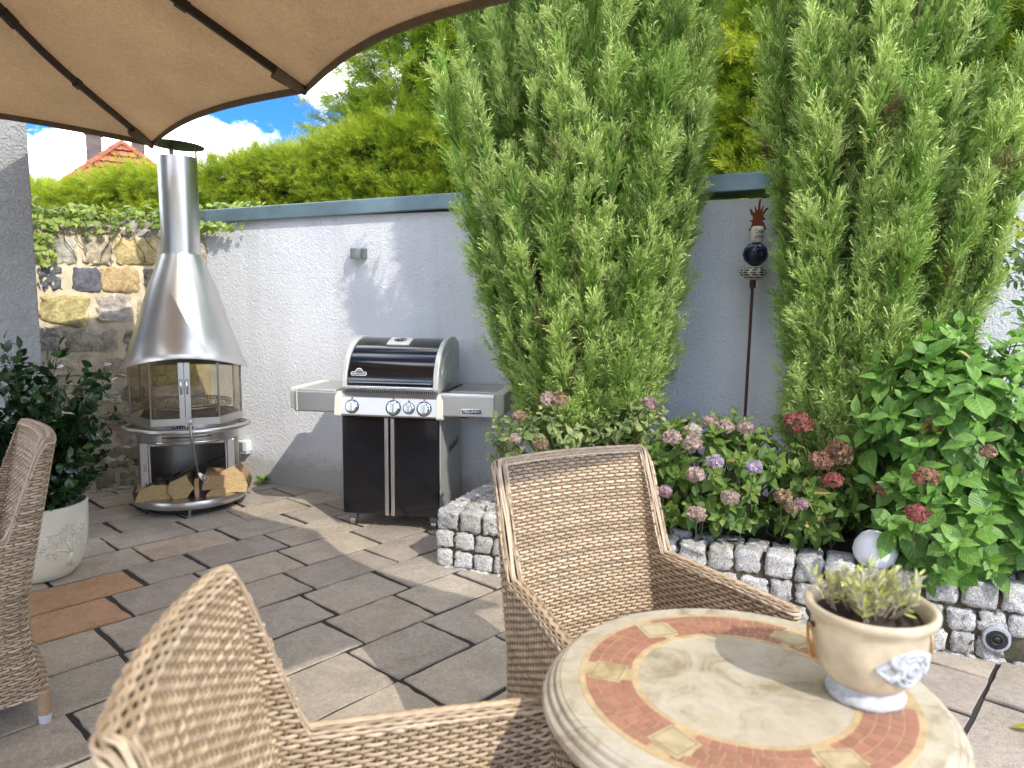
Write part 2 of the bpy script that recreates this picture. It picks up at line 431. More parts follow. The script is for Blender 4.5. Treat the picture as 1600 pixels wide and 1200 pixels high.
for b0, b1 in zip(rows[:-1], rows[1:]):
    ks = next((v for (x, y), v in known.items() if abs(x - b0) < .03 and abs(y - b1) < .03), [])
    js = list(ks) or [rng.uniform(0, .5)]
    while js[-1] < 7: js.append(js[-1] + rng.choice([.34, .40, .46, .52, .57]))
    while js[0] > -4: js.insert(0, js[0] - rng.choice([.34, .40, .46, .52, .57]))
    for a0, a1 in zip(js[:-1], js[1:]):
        am, bm_ = (a0 + a1) / 2, (b0 + b1) / 2
        c = AXA * am + AXB * bm_
        if not (-5.5 < c[0] < 4.5 and -3 < c[1] < 6.6) or in_planter(am, bm_): continue
        ga, gb = rng.uniform(.009, .015), rng.uniform(.0085, .0125)
        near = a0 <= am <= a1
        col = tuple(np.array(pool[rng.integers(len(pool))]) * rng.uniform(.92, 1.08))
        for (oa, ob) in orange_spots:
            if a0 < oa < a1 and b0 < ob < b1: col = (.40, .24, .135)
        # irregular outline, walked corner to corner
        out = []
        cs = [(a0 + ga, b0 + gb), (a1 - ga, b0 + gb), (a1 - ga, b1 - gb), (a0 + ga, b1 - gb)]
        cs = [(x + rng.normal() * .004, y + rng.normal() * .004) for x, y in cs]
        for k in range(4):
            p, q = cs[k], cs[(k + 1) % 4]; n = 6
            for t in range(n):
                f = t / n; e = rng.normal() * .0022
                x = p[0] + (q[0] - p[0]) * f; y = p[1] + (q[1] - p[1]) * f
                out.append((x + (e if k % 2 else 0), y + (0 if k % 2 else e)))
            # corners knocked off a little
        tz = rng.normal() * .0011; ta, tb = rng.normal() * .0028, rng.normal() * .0028
        m = len(out); vs = []
        for (s, dz) in ((1.0, -.03), (1.0, -.005), (.985, 0.0)):
            for x, y in out:
                xx = am + (x - am) * (1 - (1 - s) * .7); yy = bm_ + (y - bm_) * s
                vs.append(ab(xx, yy, tz + dz + (ta * (x - am) + tb * (y - bm_))))
        fs = []
        for r in (0, 1):
            for i in range(m): j = (i + 1) % m; fs.append((r * m + i, r * m + j, (r + 1) * m + j, (r + 1) * m + i))
        fs.append(tuple(2 * m + i for i in range(m)))
        pv.add(vs, fs, col)
struct(pv.build('patio', M_pav))

# ------------------------------------------------------------------ walls
W0 = np.array([-2.153, 5.736]); WD = unit(np.array([1, -.40])); WN = np.array([-WD[1], WD[0]])      # garden wall: foot line, direction, away from the camera
def wall_pt(s, off=0, z=0): p = W0 + WD * s - WN * off; return (p[0], p[1], z)                       # off > 0 is towards the camera
def wall_s(x): return (x - W0[0]) / WD[0]
gw = thing('garden_wall', 'white rendered garden wall with a grey blue metal coping behind the barbecue and junipers', 'wall')
wz = math.atan2(WD[1], WD[0])
s0, s1 = wall_s(-2.44), wall_s(4.6)
m = MB(); c = wall_pt((s0 + s1) / 2, -.12, 1.0); m.box(c, (s1 - s0, .24, 2.1), wz); m.build('rendered_panel', M_stucco, gw)
m = MB()
z0, z1 = 2.03, 2.115
def capring(s, zz):
    return [wall_pt(s, .045, zz), wall_pt(s, .045, zz + .10), wall_pt(s, -.12, zz + .125), wall_pt(s, -.28, zz + .10), wall_pt(s, -.28, zz)]
prev = None
for a, b in ((s0, wall_s(-.1)), (wall_s(-.1), wall_s(1.9)), (wall_s(1.9), s1)):
    za, zb = [z0 + (z1 - z0) * min(1, max(0, (q - s0) / (wall_s(2.7) - s0))) for q in (a, b)]
    v = capring(a + .002, za) + capring(b - .002, zb)
    m.add(v, [(0, 1, 2, 3, 4), (9, 8, 7, 6, 5)] + [(i, 5 + i, 5 + (i + 1) % 5, (i + 1) % 5) for i in range(5)])
m.build('coping', M_zinc, gw, bevel=.006)

# rendered house wall at the left
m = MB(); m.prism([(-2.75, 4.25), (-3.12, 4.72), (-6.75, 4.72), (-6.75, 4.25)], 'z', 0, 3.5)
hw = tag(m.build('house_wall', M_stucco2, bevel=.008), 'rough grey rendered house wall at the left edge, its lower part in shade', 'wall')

# natural stone wall
SP = np.array([-2.42, 5.84]); SD = unit(np.array([-.86, -.51])); SN = np.array([SD[1], -SD[0]])      # SN points away from the camera
if SN @ np.array([0, 1]) < 0: SN = -SN
stones = [(0.878, 1.038, 1.674, 1.875, 'g'), (0.652, 0.848, 1.681, 1.903, 't'), (0.352, 0.645, 1.689, 1.89, 'y'), (0.983, 1.14, 1.492, 1.671, 'd'), (0.746, 0.922, 1.485, 1.67, 'd'), (0.485, 0.74, 1.481, 1.677, 'y'), (0.352, 0.465, 1.523, 1.674, 'b'), (0.828, 1.138, 1.242, 1.463, 'y'), (0.547, 0.779, 1.257, 1.467, 'l'), (0.40, 0.52, 1.273, 1.46, 't'), (0.641, 0.997, 1.04, 1.223, 'b'), (1.015, 1.16, 1.06, 1.226, 'g'), (0.46, 0.615, 1.042, 1.22, 'b'), (0.808, 1.148, 0.853, 1.011, 't'), (0.50, 0.767, 0.841, 1.001, 't'), (0.645, 0.938, 0.628, 0.819, 'g'), (0.483, 0.623, 0.653, 0.796, 'b'), (0.719, 0.94, 0.475, 0.6, 'b'), (0.508, 0.702, 0.476, 0.613, 'g'), (0.544, 0.888, 0.267, 0.447, 'g'), (0.448, 0.59, 0.144, 0.229, 'd'), (0.614, 0.785, 0.154, 0.238, 'g'), (0.505, 0.686, -0.013, 0.117, 'b'), (0.704, 0.85, -0.02, 0.127, 'b'), (0.329, 0.591, 1.905, 2.031, 'g'), (0.862, 1.085, 1.896, 1.995, 't'), (0.606, 0.85, 1.912, 2.005, 't'), (-0.015, 0.179, 1.711, 1.893, 't'), (0.953, 1.19, 0.64, 0.832, 't'), (0.954, 1.196, 0.493, 0.623, 'g'), (0.903, 1.196, 0.308, 0.474, 'b'), (0.797, 1.132, 0.155, 0.264, 'g'), (0.872, 1.18, 0.001, 0.134, 'b'), (0.192, 0.335, 1.706, 1.902, 't'), (0.02, 0.31, 1.46, 1.68, 'b'), (0.05, 0.33, 1.23, 1.44, 'g'), (0.03, 0.38, 0.98, 1.2, 't'), (0.08, 0.44, 0.75, 0.95, 'y'), (0.05, 0.43, 0.5, 0.72, 'g'), (0.02, 0.4, 0.2, 0.46, 't'), (0.1, 0.45, -0.02, 0.16, 'b'), (.02, .31, 1.91, 2.01, 'b')]
sc = dict(g=(.52, .48, .40), t=(.62, .54, .39), y=(.64, .51, .25), d=(.19, .20, .22), b=(.46, .40, .31), l=(.60, .57, .50))
m = MB()
mp = [SP + SD * -.12 , SP + SD * 1.9]
cc = (mp[0] + mp[1]) / 2 + SN * .158
sa = math.atan2(SD[1], SD[0])
m.box((cc[0], cc[1], .97), (2.02, .30, 2.0), sa, mi=1)
RotS = np.array([[SD[0], SN[0], 0], [SD[1], SN[1], 0], [0, 0, 1]])
extra = [(x0 + rng.normal() * .02, x0 + w, z, z + h, 'gtbg'[rng.integers(4)]) for z, h in ((.0, .17), (.2, .2), (.43, .18), (.64, .2), (.87, .17), (1.07, .2), (1.3, .19), (1.52, .17), (1.72, .18)) for x0, w in ((1.22, .25), (1.5, .28))]
for a, b, z_0, z_1, k in stones + extra:
    col = jit(sc[k], .12)
    dep = .11
    c = SP + SD * (a + b) / 2 + SN * (dep / 2 - rng.uniform(.0, .010))
    block(m, (c[0], c[1], (z_0 + z_1) / 2), (b - a - .002, dep, z_1 - z_0 - .002), RotS @ np.array(Matrix.Rotation(rng.normal() * .03, 3, 'Y')), .028, .015, col, 8, 1.2)
sw = m.build('stone_wall', [M_stone, M_mortar], smooth=True)
tag(sw, 'old yellow and grey natural stone wall behind the steel fireplace', 'wall')
# strip of small light setts at its foot
m = MB()
for k in range(13):
    p = SP + SD * (.2 + k * .115) - SN * (.075 + rng.normal() * .006)
    block(m, (p[0], p[1], .0), (.10, .085, .03), RotS, .012, .006, jit((.95, .9, .8), .15), 4)
tag(m.build('edging_setts', M_granite, smooth=True), 'row of small pale setts along the foot of the stone wall', 'edging')

# ------------------------------------------------------------------ raised bed of granite setts
B0 = np.array([-.41, 3.87]); BD = unit(np.array([2.486, -1.07])); BN = np.array([-BD[1], BD[0]])    # front face: start, direction, inwards
RotB = np.array([[BD[0], BN[0], 0], [BD[1], BN[1], 0], [0, 0, 1]])
def bed(s, t, z=0): p = B0 + BD * s + BN * t; return (p[0], p[1], z)
rb = thing('raised_bed', 'low raised planting bed walled with grey granite setts', 'planter', bed(0, 0))
BOFF = np.array(bed(0, 0))
m = MB()
def sett(s, t, z, ds, dt, dz, col=None):
    c = np.array(bed(s, t, z)) - BOFF
    rr = RotB @ np.array(Matrix.Rotation(rng.normal() * .035, 3, 'Z') @ Matrix.Rotation(rng.normal() * .03, 3, 'Y') @ Matrix.Rotation(rng.normal() * .03, 3, 'X'))
    block(m, c, (ds, dt, dz), rr, .014, .0095, col or tuple(np.array((1.26, 1.25, 1.23)) * rng.uniform(.80, 1.18)), 6, 1.0, 0)
LEN = 3.4
m.box(np.array(bed(LEN / 2, .105, .135)) - BOFF, (LEN - .05, .17, .27), math.atan2(BD[1], BD[0]), mi=1)
m.box(np.array(bed(.20, .62, .135)) - BOFF, (.34, .86, .27), math.atan2(BD[1], BD[0]), mi=1)
for r, z in enumerate((.052, .157, .268)):
    s = .055 + (.0, .035, .012)[r]
    first = True
    while s < LEN:
        w = rng.uniform(.082, .118) if r < 2 else rng.uniform(.10, .126)
        if r == 0 and abs(s + w / 2 - 2.60) < .0: pass
        if first: s = w / 2 + .002; 
        if not (r == 0 and 2.545 < s < 2.665):
            sett(s + (0 if first else w / 2), .052 + rng.normal() * .005, z + rng.normal() * .003, w, .105, (.092, .092, .108)[r])
        s += (w / 2 if first else w) + rng.uniform(.010, .020); first = False
# buried bottom course
s = .05
while s < LEN:
    w = rng.uniform(.09, .14); sett(s + w / 2, .045, -.012, w, .10, .045); s += w + .015
# second row of the top course
s = .30
while s < LEN:
    w = rng.uniform(.09, .125); sett(s + w / 2, .165 + rng.normal() * .006, .270 + rng.normal() * .004, w, .10, .10); s += w + .014
# broad end, paved with setts up to the garden wall
for r, z in enumerate((.052, .157, .268)):
    t = .165
    while t < 1.02:
        w = rng.uniform(.09, .118); sett(.052 + rng.normal() * .005, t, z + rng.normal() * .003, .105, w, (.092, .092, .108)[r]); t += w + .014
for col_ in (.165, .28):
    t = .165 + rng.uniform(0, .03)
    while t < 1.02:
        w = rng.uniform(.09, .118); sett(col_, t, .270 + rng.normal() * .004, .10, w, .10); t += w + .014
m.build('sett_wall', [M_granite, M_grout], rb, smooth=True)
# soil with clods
V = []; F = []
ns, nt_ = 60, 16
for i in range(ns + 1):
    for j in range(nt_ + 1):
        s, t = .30 + (LEN - .30) * i / ns, .20 + .86 * j / nt_
        V.append(np.array(bed(s, t, .255 + .03 * rng.random() + .05 * (j / nt_))) - BOFF)
for i in range(ns):
    for j in range(nt_):
        a = i * (nt_ + 1) + j; F.append((a, a + nt_ + 1, a + nt_ + 2, a + 1))
MB().add([tuple(v) for v in V], F).build('soil', M_earth, rb, smooth=True)

# ------------------------------------------------------------------ parasol
T1 = np.array([-2.21, 4.59, 2.40]); PU = np.array([.730, -.684, 0]); PV = np.array([-.735, -.678, 0])
PA, PB = 5.08, 3.5
par = thing('parasol', 'large taupe canvas parasol overhead at the upper left', 'parasol', (T1 + PU * 2.6 + PV * 1.75) * np.array([1, 1, 0]))
POFF = np.array([*(T1 + PU * 2.6 + PV * 1.75)[:2], 0])
tipsA = [0, 1.75, 3.5, 5.08]; tipsB = [0, 1.75, 3.5]
def sag(x, tips):
    for a, b in zip(tips[:-1], tips[1:]):
        if a <= x <= b: return math.sin(math.pi * (x - a) / (b - a))
    return 0
def canopy_pt(a, b, drop=0):
    d = min(a, PA - a, b, PB - b); d = max(d, 0)
    k = .29 + .16 * min(1, max(0, min(a, PA - a) / 1.75))
    da = db = 0
    wA = max(0, 1 - min(b, PB - b) / .8); wB = max(0, 1 - min(a, PA - a) / .8)
    sA, sB = sag(a, tipsA), sag(b, tipsB)
    db = (.09 if a < 1.75 else .15) * sA * wA * (1 if b < PB / 2 else -1); da = .085 * sB * wB * (1 if a < PA / 2 else -1)
    z = 2.40 + k * d + .018 * sA * wA + .018 * sB * wB - .05 * math.sin(math.pi * min(1, d / 1.75)) * max(sA if d == min(b, PB - b) else sB, 0)
    p = T1 * np.array([1, 1, 0]) + PU * (a + da) + PV * (b + db)
    return np.array([p[0], p[1], z - drop]) - POFF
na, nb = 104, 70
m = MB(); V = []; F = []
for lay in (0, .004):
    for i in range(na + 1):
        for j in range(nb + 1): V.append(tuple(canopy_pt(PA * i / na, PB * j / nb, lay)))
L1 = (na + 1) * (nb + 1)
for i in range(na):
    for j in range(nb):
        a = i * (nb + 1) + j; q = (a, a + nb + 1, a + nb + 2, a + 1)
        F.append(q); F.append(tuple(L1 + x for x in q[::-1]))
m.add(V, F); can = m.build('canopy', M_canvas, par, smooth=True)
m = MB()
per = [(PA * i / na, 0) for i in range(na)] + [(PA, PB * j / nb) for j in range(nb)] + [(PA * i / na, PB) for i in range(na, 0, -1)] + [(0, PB * j / nb) for j in range(nb, 0, -1)]
top = [canopy_pt(a, b, -.006) for a, b in per]; ctr = np.array([0, 0, 0])
def outw(p, d): q = p.copy(); v = q[:2] / np.linalg.norm(q[:2]); q[:2] += v * d; return q
ring = []
for p in top: ring += [outw(p, .008), outw(p, .002) - np.array([0, 0, .040]), outw(p, -.006) - np.array([0, 0, .038]), outw(p, -.002)]
n = len(top); F = []
for i in range(n):
    j = (i + 1) % n
    for k in range(4): F.append((i * 4 + k, j * 4 + k, j * 4 + (k + 1) % 4, i * 4 + (k + 1) % 4))
m.add([tuple(p) for p in ring], F); m.build('hem', M_hem, can, smooth=False)
def rib(path):
    m = MB()
    for (a0, b0), (a1, b1) in zip(path[:-1], path[1:]):
        p, q = canopy_pt(a0, b0, .030), canopy_pt(a1, b1, .030)
        d = q - p; L = np.linalg.norm(d); X = Vector(d / L); Z = Vector((0, 0, 1)); Y = Z.cross(X).normalized(); Z = X.cross(Y)
        m.box((p + q) / 2, (L + .004, .022, .034), rot=Matrix((X, Y, Z)).transposed())
    # sleeve near the middle and bracket with bolts
    def at(f):
        a, b = path[0][0] + (path[-1][0] - path[0][0]) * f, path[0][1] + (path[-1][1] - path[0][1]) * f
        return canopy_pt(a, b, .032), canopy_pt(a + (path[-1][0] - path[0][0]) * .01, b + (path[-1][1] - path[0][1]) * .01, .032)
    for f, L in ((.30, .05), (.52, .09)):
        p, q = at(f); X = Vector(q - p).normalized(); Z = Vector((0, 0, 1)); Y = Z.cross(X).normalized(); Z = X.cross(Y)
        m.box(p, (L, .030, .042), rot=Matrix((X, Y, Z)).transposed())
    r = m.build('rib', M_rib, par, bevel=.004)
    t, u = canopy_pt(*path[0], .02), at(.085)[0]
    pk = MB(); pk.tube([t + np.array([0, 0, -.008]), (t + u) / 2 + np.array([0, 0, -.012]), u + np.array([0, 0, -.010])], [.012, .026, .030], 8)
    pk.build('rib_pocket', M_hem, r, smooth=True)
K = 14
def seg(a0, b0, a1, b1): return [(a0 + (a1 - a0) * i / K, b0 + (b1 - b0) * i / K) for i in range(K + 1)]
for a0, b0, a1, b1 in ((0, 0, 1.75, 1.75), (1.75, 0, 1.75, 1.75), (3.5, 0, 3.5, 1.75), (PA, 0, PA - 1.75, 1.75), (0, PB, 1.75, 1.75), (1.75, PB, 1.75, 1.75), (3.5, PB, 3.5, 1.75), (PA, PB, PA - 1.75, 1.75)):
    rib(seg(a0, b0, a1, b1))
m = MB(); m.tube([(0, 0, .05), (0, 0, 3.1)], .03, 16); m.build('mast', M_rib, par, smooth=True, auto=40)
m = MB(); m.lathe([(.34, 0), (.34, .05), (.05, .07), (.045, .3), (.0, .3)], 32); m.build('base', M_rib, par, smooth=True, auto=40)

# ------------------------------------------------------------------ far house
HX, HY, HZ = -13.06, 25.0, 6.51
ho = thing('house', 'distant house with a red tiled hip roof and two brick chimneys beyond the hedge', 'house', (HX, HY, 0))
hh = 4.2
def corner(k, h): return np.array([k[0] * h, k[1] * h, HZ - h])
HL, HV = np.array([.886, .463]), np.array([-.463, .886])
C = [HL * v[0] * .9 + HV * v[1] for v in ((-1.04, -1.31), (1.31, -1.04), (1.04, 1.31), (-1.31, 1.04))]
m = MB(); base = [corner(c, hh * .93) for c in C]
vs = [(p[0], p[1], 0) for p in base] + [tuple(p) for p in base]
m.add(vs, [(0, 1, 5, 4), (1, 2, 6, 5), (2, 3, 7, 6), (3, 0, 4, 7)]); m.build('wall', M_plaster, ho)
m = MB(); m.add([(0, 0, HZ)] + [tuple(corner(c, hh)) for c in C], [(0, 1, 2), (0, 2, 3), (0, 3, 4), (0, 4, 1), (4, 3, 2, 1)], (.16, .06, .03))
for f in (0, 3, 1):
    A, Bc = C[f], C[(f + 1) % 4]
    nr = 17
    for r in range(nr):
        h = .12 + r * .245
        if h > hh: break
        p, q = corner(A, h + .16), corner(Bc, h + .16); wdt = np.linalg.norm(q - p); nn = max(1, int(wdt / .26))
        X = (q - p) / wdt; down = unit((corner(A, 1) + corner(Bc, 1)) / 2 - np.array([0, 0, HZ])); nrm = np.cross(X, down)
        if nrm[2] < 0: nrm = -nrm
        for k in range(nn):
            c0 = p + X * ((k + .5 + (.5 if r % 2 else 0)) * .26 + (wdt - nn * .26) / 2)
            if r % 2 and k == nn - 1: continue
            w = .125; pts = []
            for t, dn in ((-w, -.32), (w, -.32), (w, -.04), (w * .6, .03), (0, .055), (-w * .6, .03), (-w, -.04)):
                pts.append(c0 + X * t + down * dn + nrm * (.02 + .03 * (dn + .32) / .32 + .025 * math.cos(t / w * 1.5)))
            m.add([tuple(x) for x in pts], [tuple(range(7))], jit((.36, .125, .06), .22))
for c in C:
    for k in range(13):
        h0, h1 = k * .33, k * .33 + .36
        m.tube([corner(c, h0) + np.array([0, 0, .05]), corner(c, h1) + np.array([0, 0, .08])], .09, 6, jit((.36, .13, .07), .15))
rf = m.build('roof', M_roof, ho)
for (x, y, w, zt, name) in ((-.95, .05, .42, 6.82, 'chimney'), (-.25, 1.6, .40, 6.95, 'chimney')):
    m = MB(); m.box((x, y, zt - 1.4), (w, w, 2.8), .4); m.box((x, y, zt + .03), (w + .1, w + .1, .10), .4)
    ch = m.build(name, M_brick, rf)
    m = MB()
    cu = [(-.18 + .36 * i / 8, .16 + .08 * math.sin(math.pi * i / 8)) for i in range(9)]
    m.prism(cu + [(a, b - .03) for a, b in cu[::-1]], 'y', -.25, .25)
    for sx in (-.16, .16): m.box((sx, 0, .11), (.025, .3, .14))
    o = m.build('chimney_cowl', M_blackmat, ch); o.location = (x, y, zt)
    if x > 0: o.scale = (1, 1, .4)
# ------------------------------------------------------------------ steel garden fireplace
FX, FY = -2.265, 5.045; FRZ = math.atan2(-.93, .37) + math.pi / 2      # local -Y is the front
fp = thing('outdoor_fireplace', 'tall brushed steel garden fireplace with conical hood, flue and glass doors in the wall corner', 'fireplace', (FX, FY, 0), FRZ)
def arc(r, a0, a1, n, z, ry=None):
    """angles in degrees from the front, positive to the right"""
    return [((r) * math.sin(R_(a0 + (a1 - a0) * i / n)), -(ry or r) * math.cos(R_(a0 + (a1 - a0) * i / n)), z) for i in range(n + 1)]
m = MB(); m.lathe([(.34, .048), (.362, .052), (.366, .058), (.366, .098), (.362, .104), (.30, .106)], 72); m.build('base_plate', M_steel, fp, smooth=True, auto=40)
m = MB(); m.lathe([(.30, .012), (.30, .05)], 48); m.build('base_gap_shade', M_blackmat, fp)  # black disc filling the gap, shade under the plate put in its colour
for x, y in ((0, -.33), (-.29, .1), (.29, .1)):
    m = MB(); m.lathe([(.018, 0), (.018, .014), (.010, .016), (.010, .05)], 14, (x, y, 0)); m.build('foot', M_steel_d, fp, smooth=True, auto=40)
# wood store: curved shell open at the front
m = MB(); ro, ri = .325, .315
A0, A1 = 58, 302
op, ip = arc(ro, A0, A1, 44, .104), arc(ri, A0, A1, 44, .104); n = len(op)
vs = op + ip + [(x, y, .487) for x, y, z in op] + [(x, y, .487) for x, y, z in ip]; fs = []
for i in range(n - 1): fs += [(i, i + 1, 2 * n + i + 1, 2 * n + i), (n + i, n + i + 1, 3 * n + i + 1, 3 * n + i), (2 * n + i, 2 * n + i + 1, 3 * n + i + 1, 3 * n + i)]
fs += [(0, n, 3 * n, 2 * n), (n - 1, 2 * n - 1, 4 * n - 1, 3 * n - 1)]
m.add(vs, fs); ws = m.build('wood_store', M_steel_d, fp, smooth=True, auto=50)
xx = ro * math.sin(R_(58)); yy = -ro * math.cos(R_(58))
for s in (-1, 1):
    m = MB(); m.box((s * (xx - .005), yy - .005, .295), (.046, .03, .380)); m.box((s * (xx - .036), yy + .004, .295), (.012, .02, .376)); m.build('door_post', M_steel, fp, bevel=.003)
m = MB(); m.box((0, yy + .004, .472), (2 * xx - .09, .02, .026)); m.build('lintel', M_steel, fp, bevel=.002)
for z in (.17, .30):
    m = MB(); m.tube([(-xx + .01, yy - .026, z), (-xx + .01, yy - .026, z + .05)], .008, 10); m.build('hinge', M_chrome, fp, smooth=True, auto=40)
for s in (-1, 1):
    m = MB(); m.tube([(s * .315, -.16, .105), (s * .315, -.16, .15)], .011, 10); m.lathe([(.016, 0), (.02, .012), (.012, .022), (0, .024)], 14, (s * .315, -.16, .15)); m.box((s * .29, -.165, .135), (.05, .016, .014)); m.build('clamp', M_steel, fp, smooth=True, auto=40)
# drawer band and body up to the fire bowl
m = MB(); m.lathe([(.322, .484), (.330, .488), (.330, .620), (.322, .624)], 72); band = m.build('body_band', M_steel, fp, smooth=True, auto=40)
m = MB(); d0 = arc(.336, -27, 27, 18, .492); d1 = arc(.336, -27, 27, 18, .530); n = len(d0)
i0 = arc(.326, -27, 27, 18, .492); i1 = arc(.326, -27, 27, 18, .530)
m.add(d0 + d1 + i0 + i1, [(i, i + 1, n + i + 1, n + i) for i in range(n - 1)] + [(n + i, n + i + 1, 3 * n + i + 1, 3 * n + i) for i in range(n - 1)] + [(i, i + 1, 2 * n + i + 1, 2 * n + i) for i in range(n - 1)] + [(0, n, 3 * n, 2 * n), (n - 1, 2 * n - 1, 4 * n - 1, 3 * n - 1)])
dr = m.build('ash_drawer', M_steel_d, fp, smooth=True, auto=40)
m = MB(); m.tube(arc(.375, -31, 31, 20, .508), .006, 8)
for a in (-20, 20): m.tube([arc(.333, a, a, 1, .508)[0], arc(.375, a, a, 1, .508)[0]], .005, 8)
m.build('drawer_handle', M_chrome, dr, smooth=True)
m = MB(); m.add(arc(.3365, -27, 27, 18, .532) + arc(.3365, -27, 27, 18, .5385), [(i, i + 1, 20 + i, 19 + i) for i in range(18)]); m.build('drawer_gap', M_blackmat, dr)
# worn, no longer legible stamp on the band above the rail
m = MB()
for k in range(9):
    a = -14 + k * 2.6; p = arc(.3315, a, a, 1, .599)[0]
    M = Matrix.Translation(p) @ Matrix.Rotation(R_(a), 4, 'Z') @ Matrix.Rotation(R_(90), 4, 'X')
    m.add([tuple(M @ Vector(q)) for q in ((-.006, -.007, .001), (.005 - .001 * (k % 3), -.006, .001), (.004, .006 - .002 * (k % 2), .001), (-.005, .007, .001))], [(0, 1, 2, 3)])
m2 = MB()
fl = [(-.030, 0), (-.022, .012), (-.012, .006), (-.002, .015), (.008, .007), (.018, .012), (.028, .002), (.02, -.001)]
m.add([(x - .03, -.3318 - .0005, .606 + z * .8) for x, z in fl], [tuple(range(8))])
m.build('worn_stamp', M_ink, band)
# handrail
path = [(.30, .02, .580), (.37, .0, .580)] + [(x, y, .580) for x, y, z in arc(.405, 78, -78, 60, .580)] + [(-.37, .0, .580), (-.30, .02, .580)]
m = MB(); m.tube(path, .0165, 14); m.build('handrail', M_steel, fp, smooth=True)
# fire bowl with glazed octagon
ang = [-122, -76, -36, 0, 36, 76, 122]
rg = .372
rgs = [.36, .362, .395, .3386, .395, .362, .36]; ang = [-122, -76, -31, 0, 31, 76, 122]
pts = [(r_ * math.sin(R_(a)), -r_ * math.cos(R_(a))) for a, r_ in zip(ang, rgs)]
m = MB()                                                    # skirt below the glass
for (x0, y0), (x1, y1) in zip(pts[:-1], pts[1:]):
    k = 1.02; vs = []
    for (x, y) in ((x0, y0), (x1, y1)):
        for kk, z in ((k, .620), (k, .664), (.96, .664), (.90, .616)): vs.append((x * kk, y * kk, z))
    m.add(vs, [(0, 4, 5, 1), (1, 5, 6, 2), (2, 6, 7, 3), (3, 7, 4, 0)])
m.build('glass_frame', M_steel, fp)
m = MB(); m.lathe([(.0, .610), (.31, .610), (.34, .62), (.345, .658), (.335, .658), (.30, .632), (0, .630)], 48); m.build('fire_bowl', M_soot, fp, smooth=True, auto=40)
m = MB()                                                    # rear screen, sooty
bk = arc(.362, 118, 242, 24, .625); bk2 = arc(.352, 118, 242, 24, .625); n = len(bk)
m.add(bk + [(x, y, 1.03) for x, y, z in bk] + bk2 + [(x, y, 1.03) for x, y, z in bk2], [(i, i + 1, n + i + 1, n + i) for i in range(n - 1)] + [(2 * n + i, 2 * n + i + 1, 3 * n + i + 1, 3 * n + i) for i in range(n - 1)])
m.build('rear_pane', M_glass, fp, smooth=True)
for k, ((x0, y0), (x1, y1)) in enumerate(zip(pts[:-1], pts[1:])):
    d = Vector((x1 - x0, y1 - y0, 0)); L = d.length; a = math.atan2(d.y, d.x); c = Vector(((x0 + x1) / 2, (y0 + y1) / 2, 0))
    m = MB(); m.box((c.x, c.y, .846), (L - .004, .004, .366), a)
    front = k in (2, 3)
    gp = m.build('glass_door' if front else 'glass_pane', M_glass, fp)
    st = MB()
    if front:
        s = 1 if k == 2 else -1; q = c + d.normalized() * (s * (L / 2 - .018)); st.box((q.x, q.y, .846), (.034, .012, .372), a)
        st.build('door_frame', M_steel, gp, bevel=.002)
        q = c + d.normalized() * (s * (L / 2 - .018)); nn = Vector((d.y, -d.x, 0)).normalized()
        if nn.y > 0: nn = -nn
        h = MB(); h.tube([q + Vector((0, 0, .832)) + nn * .004, q + Vector((0, 0, .832)) + nn * .038, q + Vector((0, 0, .840)) + nn * .044, q + Vector((0, 0, .912)) + nn * .044, q + Vector((0, 0, .920)) + nn * .038, q + Vector((0, 0, .920)) + nn * .004], .0065, 8); h.build('door_handle', M_chrome, gp, smooth=True)
    else:
        for s in (-1, 1):
            st = MB(); q = c + d.normalized() * (s * (L / 2 - .005)); st.box((q.x, q.y, .846), (.009, .010, .368), a)
            st.build('pane_edging', M_steel_d, gp)
# grate
m = MB(); gz = .735
m.tube([(.285 * math.sin(2 * math.pi * i / 48), .285 * math.cos(2 * math.pi * i / 48), gz) for i in range(48)], .006, 8, closed=True)
m.tube([(.285 * math.sin(2 * math.pi * i / 48), .285 * math.cos(2 * math.pi * i / 48), gz - .018) for i in range(48)], .006, 8, closed=True)
for k in range(-12, 13):
    x = k * .0225; L = math.sqrt(max(0, .283 ** 2 - x * x)); m.tube([(x, -L, gz), (x, L, gz)], .0038, 6)
for a in range(4): m.tube([(.27 * math.sin(a * 1.57 + .8), .27 * math.cos(a * 1.57 + .8), gz), (.27 * math.sin(a * 1.57 + .8), .27 * math.cos(a * 1.57 + .8), .632)], .006, 8)
gr = m.build('grill_grate', M_steel_d, fp, smooth=True)
for x in (-.085, .085):
    m = MB(); m.tube([(x - .032, -.268, gz), (x - .032, -.272, gz + .045), (x, -.274, gz + .055), (x + .032, -.272, gz + .045), (x + .032, -.268, gz)], .005, 8); m.build('grate_handle', M_steel, gr, smooth=True)
# hood: bell-shaped cone, rim raised in an arch over the doors
prof = [(.415, .955), (.398, .995), (.368, 1.06), (.322, 1.20), (.270, 1.36), (.215, 1.53), (.163, 1.66), (.130, 1.745)]
def arch(k, a):
    f = math.cos(a + math.pi / 2)                       # 1 at the front
    return (.105 * max(0, f) ** 1.5 if f > 0 else 0) * max(0, 1 - k / 3.0) * (1.0 if k < 3 else 0)
m = MB(); inner = [(r - .004, z + .003) for r, z in prof]
m.lathe(prof, 96, fn=arch); m.f = m.f[:-2]; nf = len(m.f); m.m = m.m[:nf]
b = MB(); b.lathe(inner, 96, fn=arch); b.f = b.f[:-2]
m.add(b.v, [f[::-1] for f in b.f])
m.build('hood', steel_mat('spun_steel', (.60, .59, .56), .33, (60, 60, 1)), fp, smooth=True)
m = MB(); m.lathe([(.123, 1.735), (.123, 2.385), (.119, 2.385), (.119, 1.735)], 64, closed=True); m.build('flue', M_steel, fp, smooth=True, auto=40)
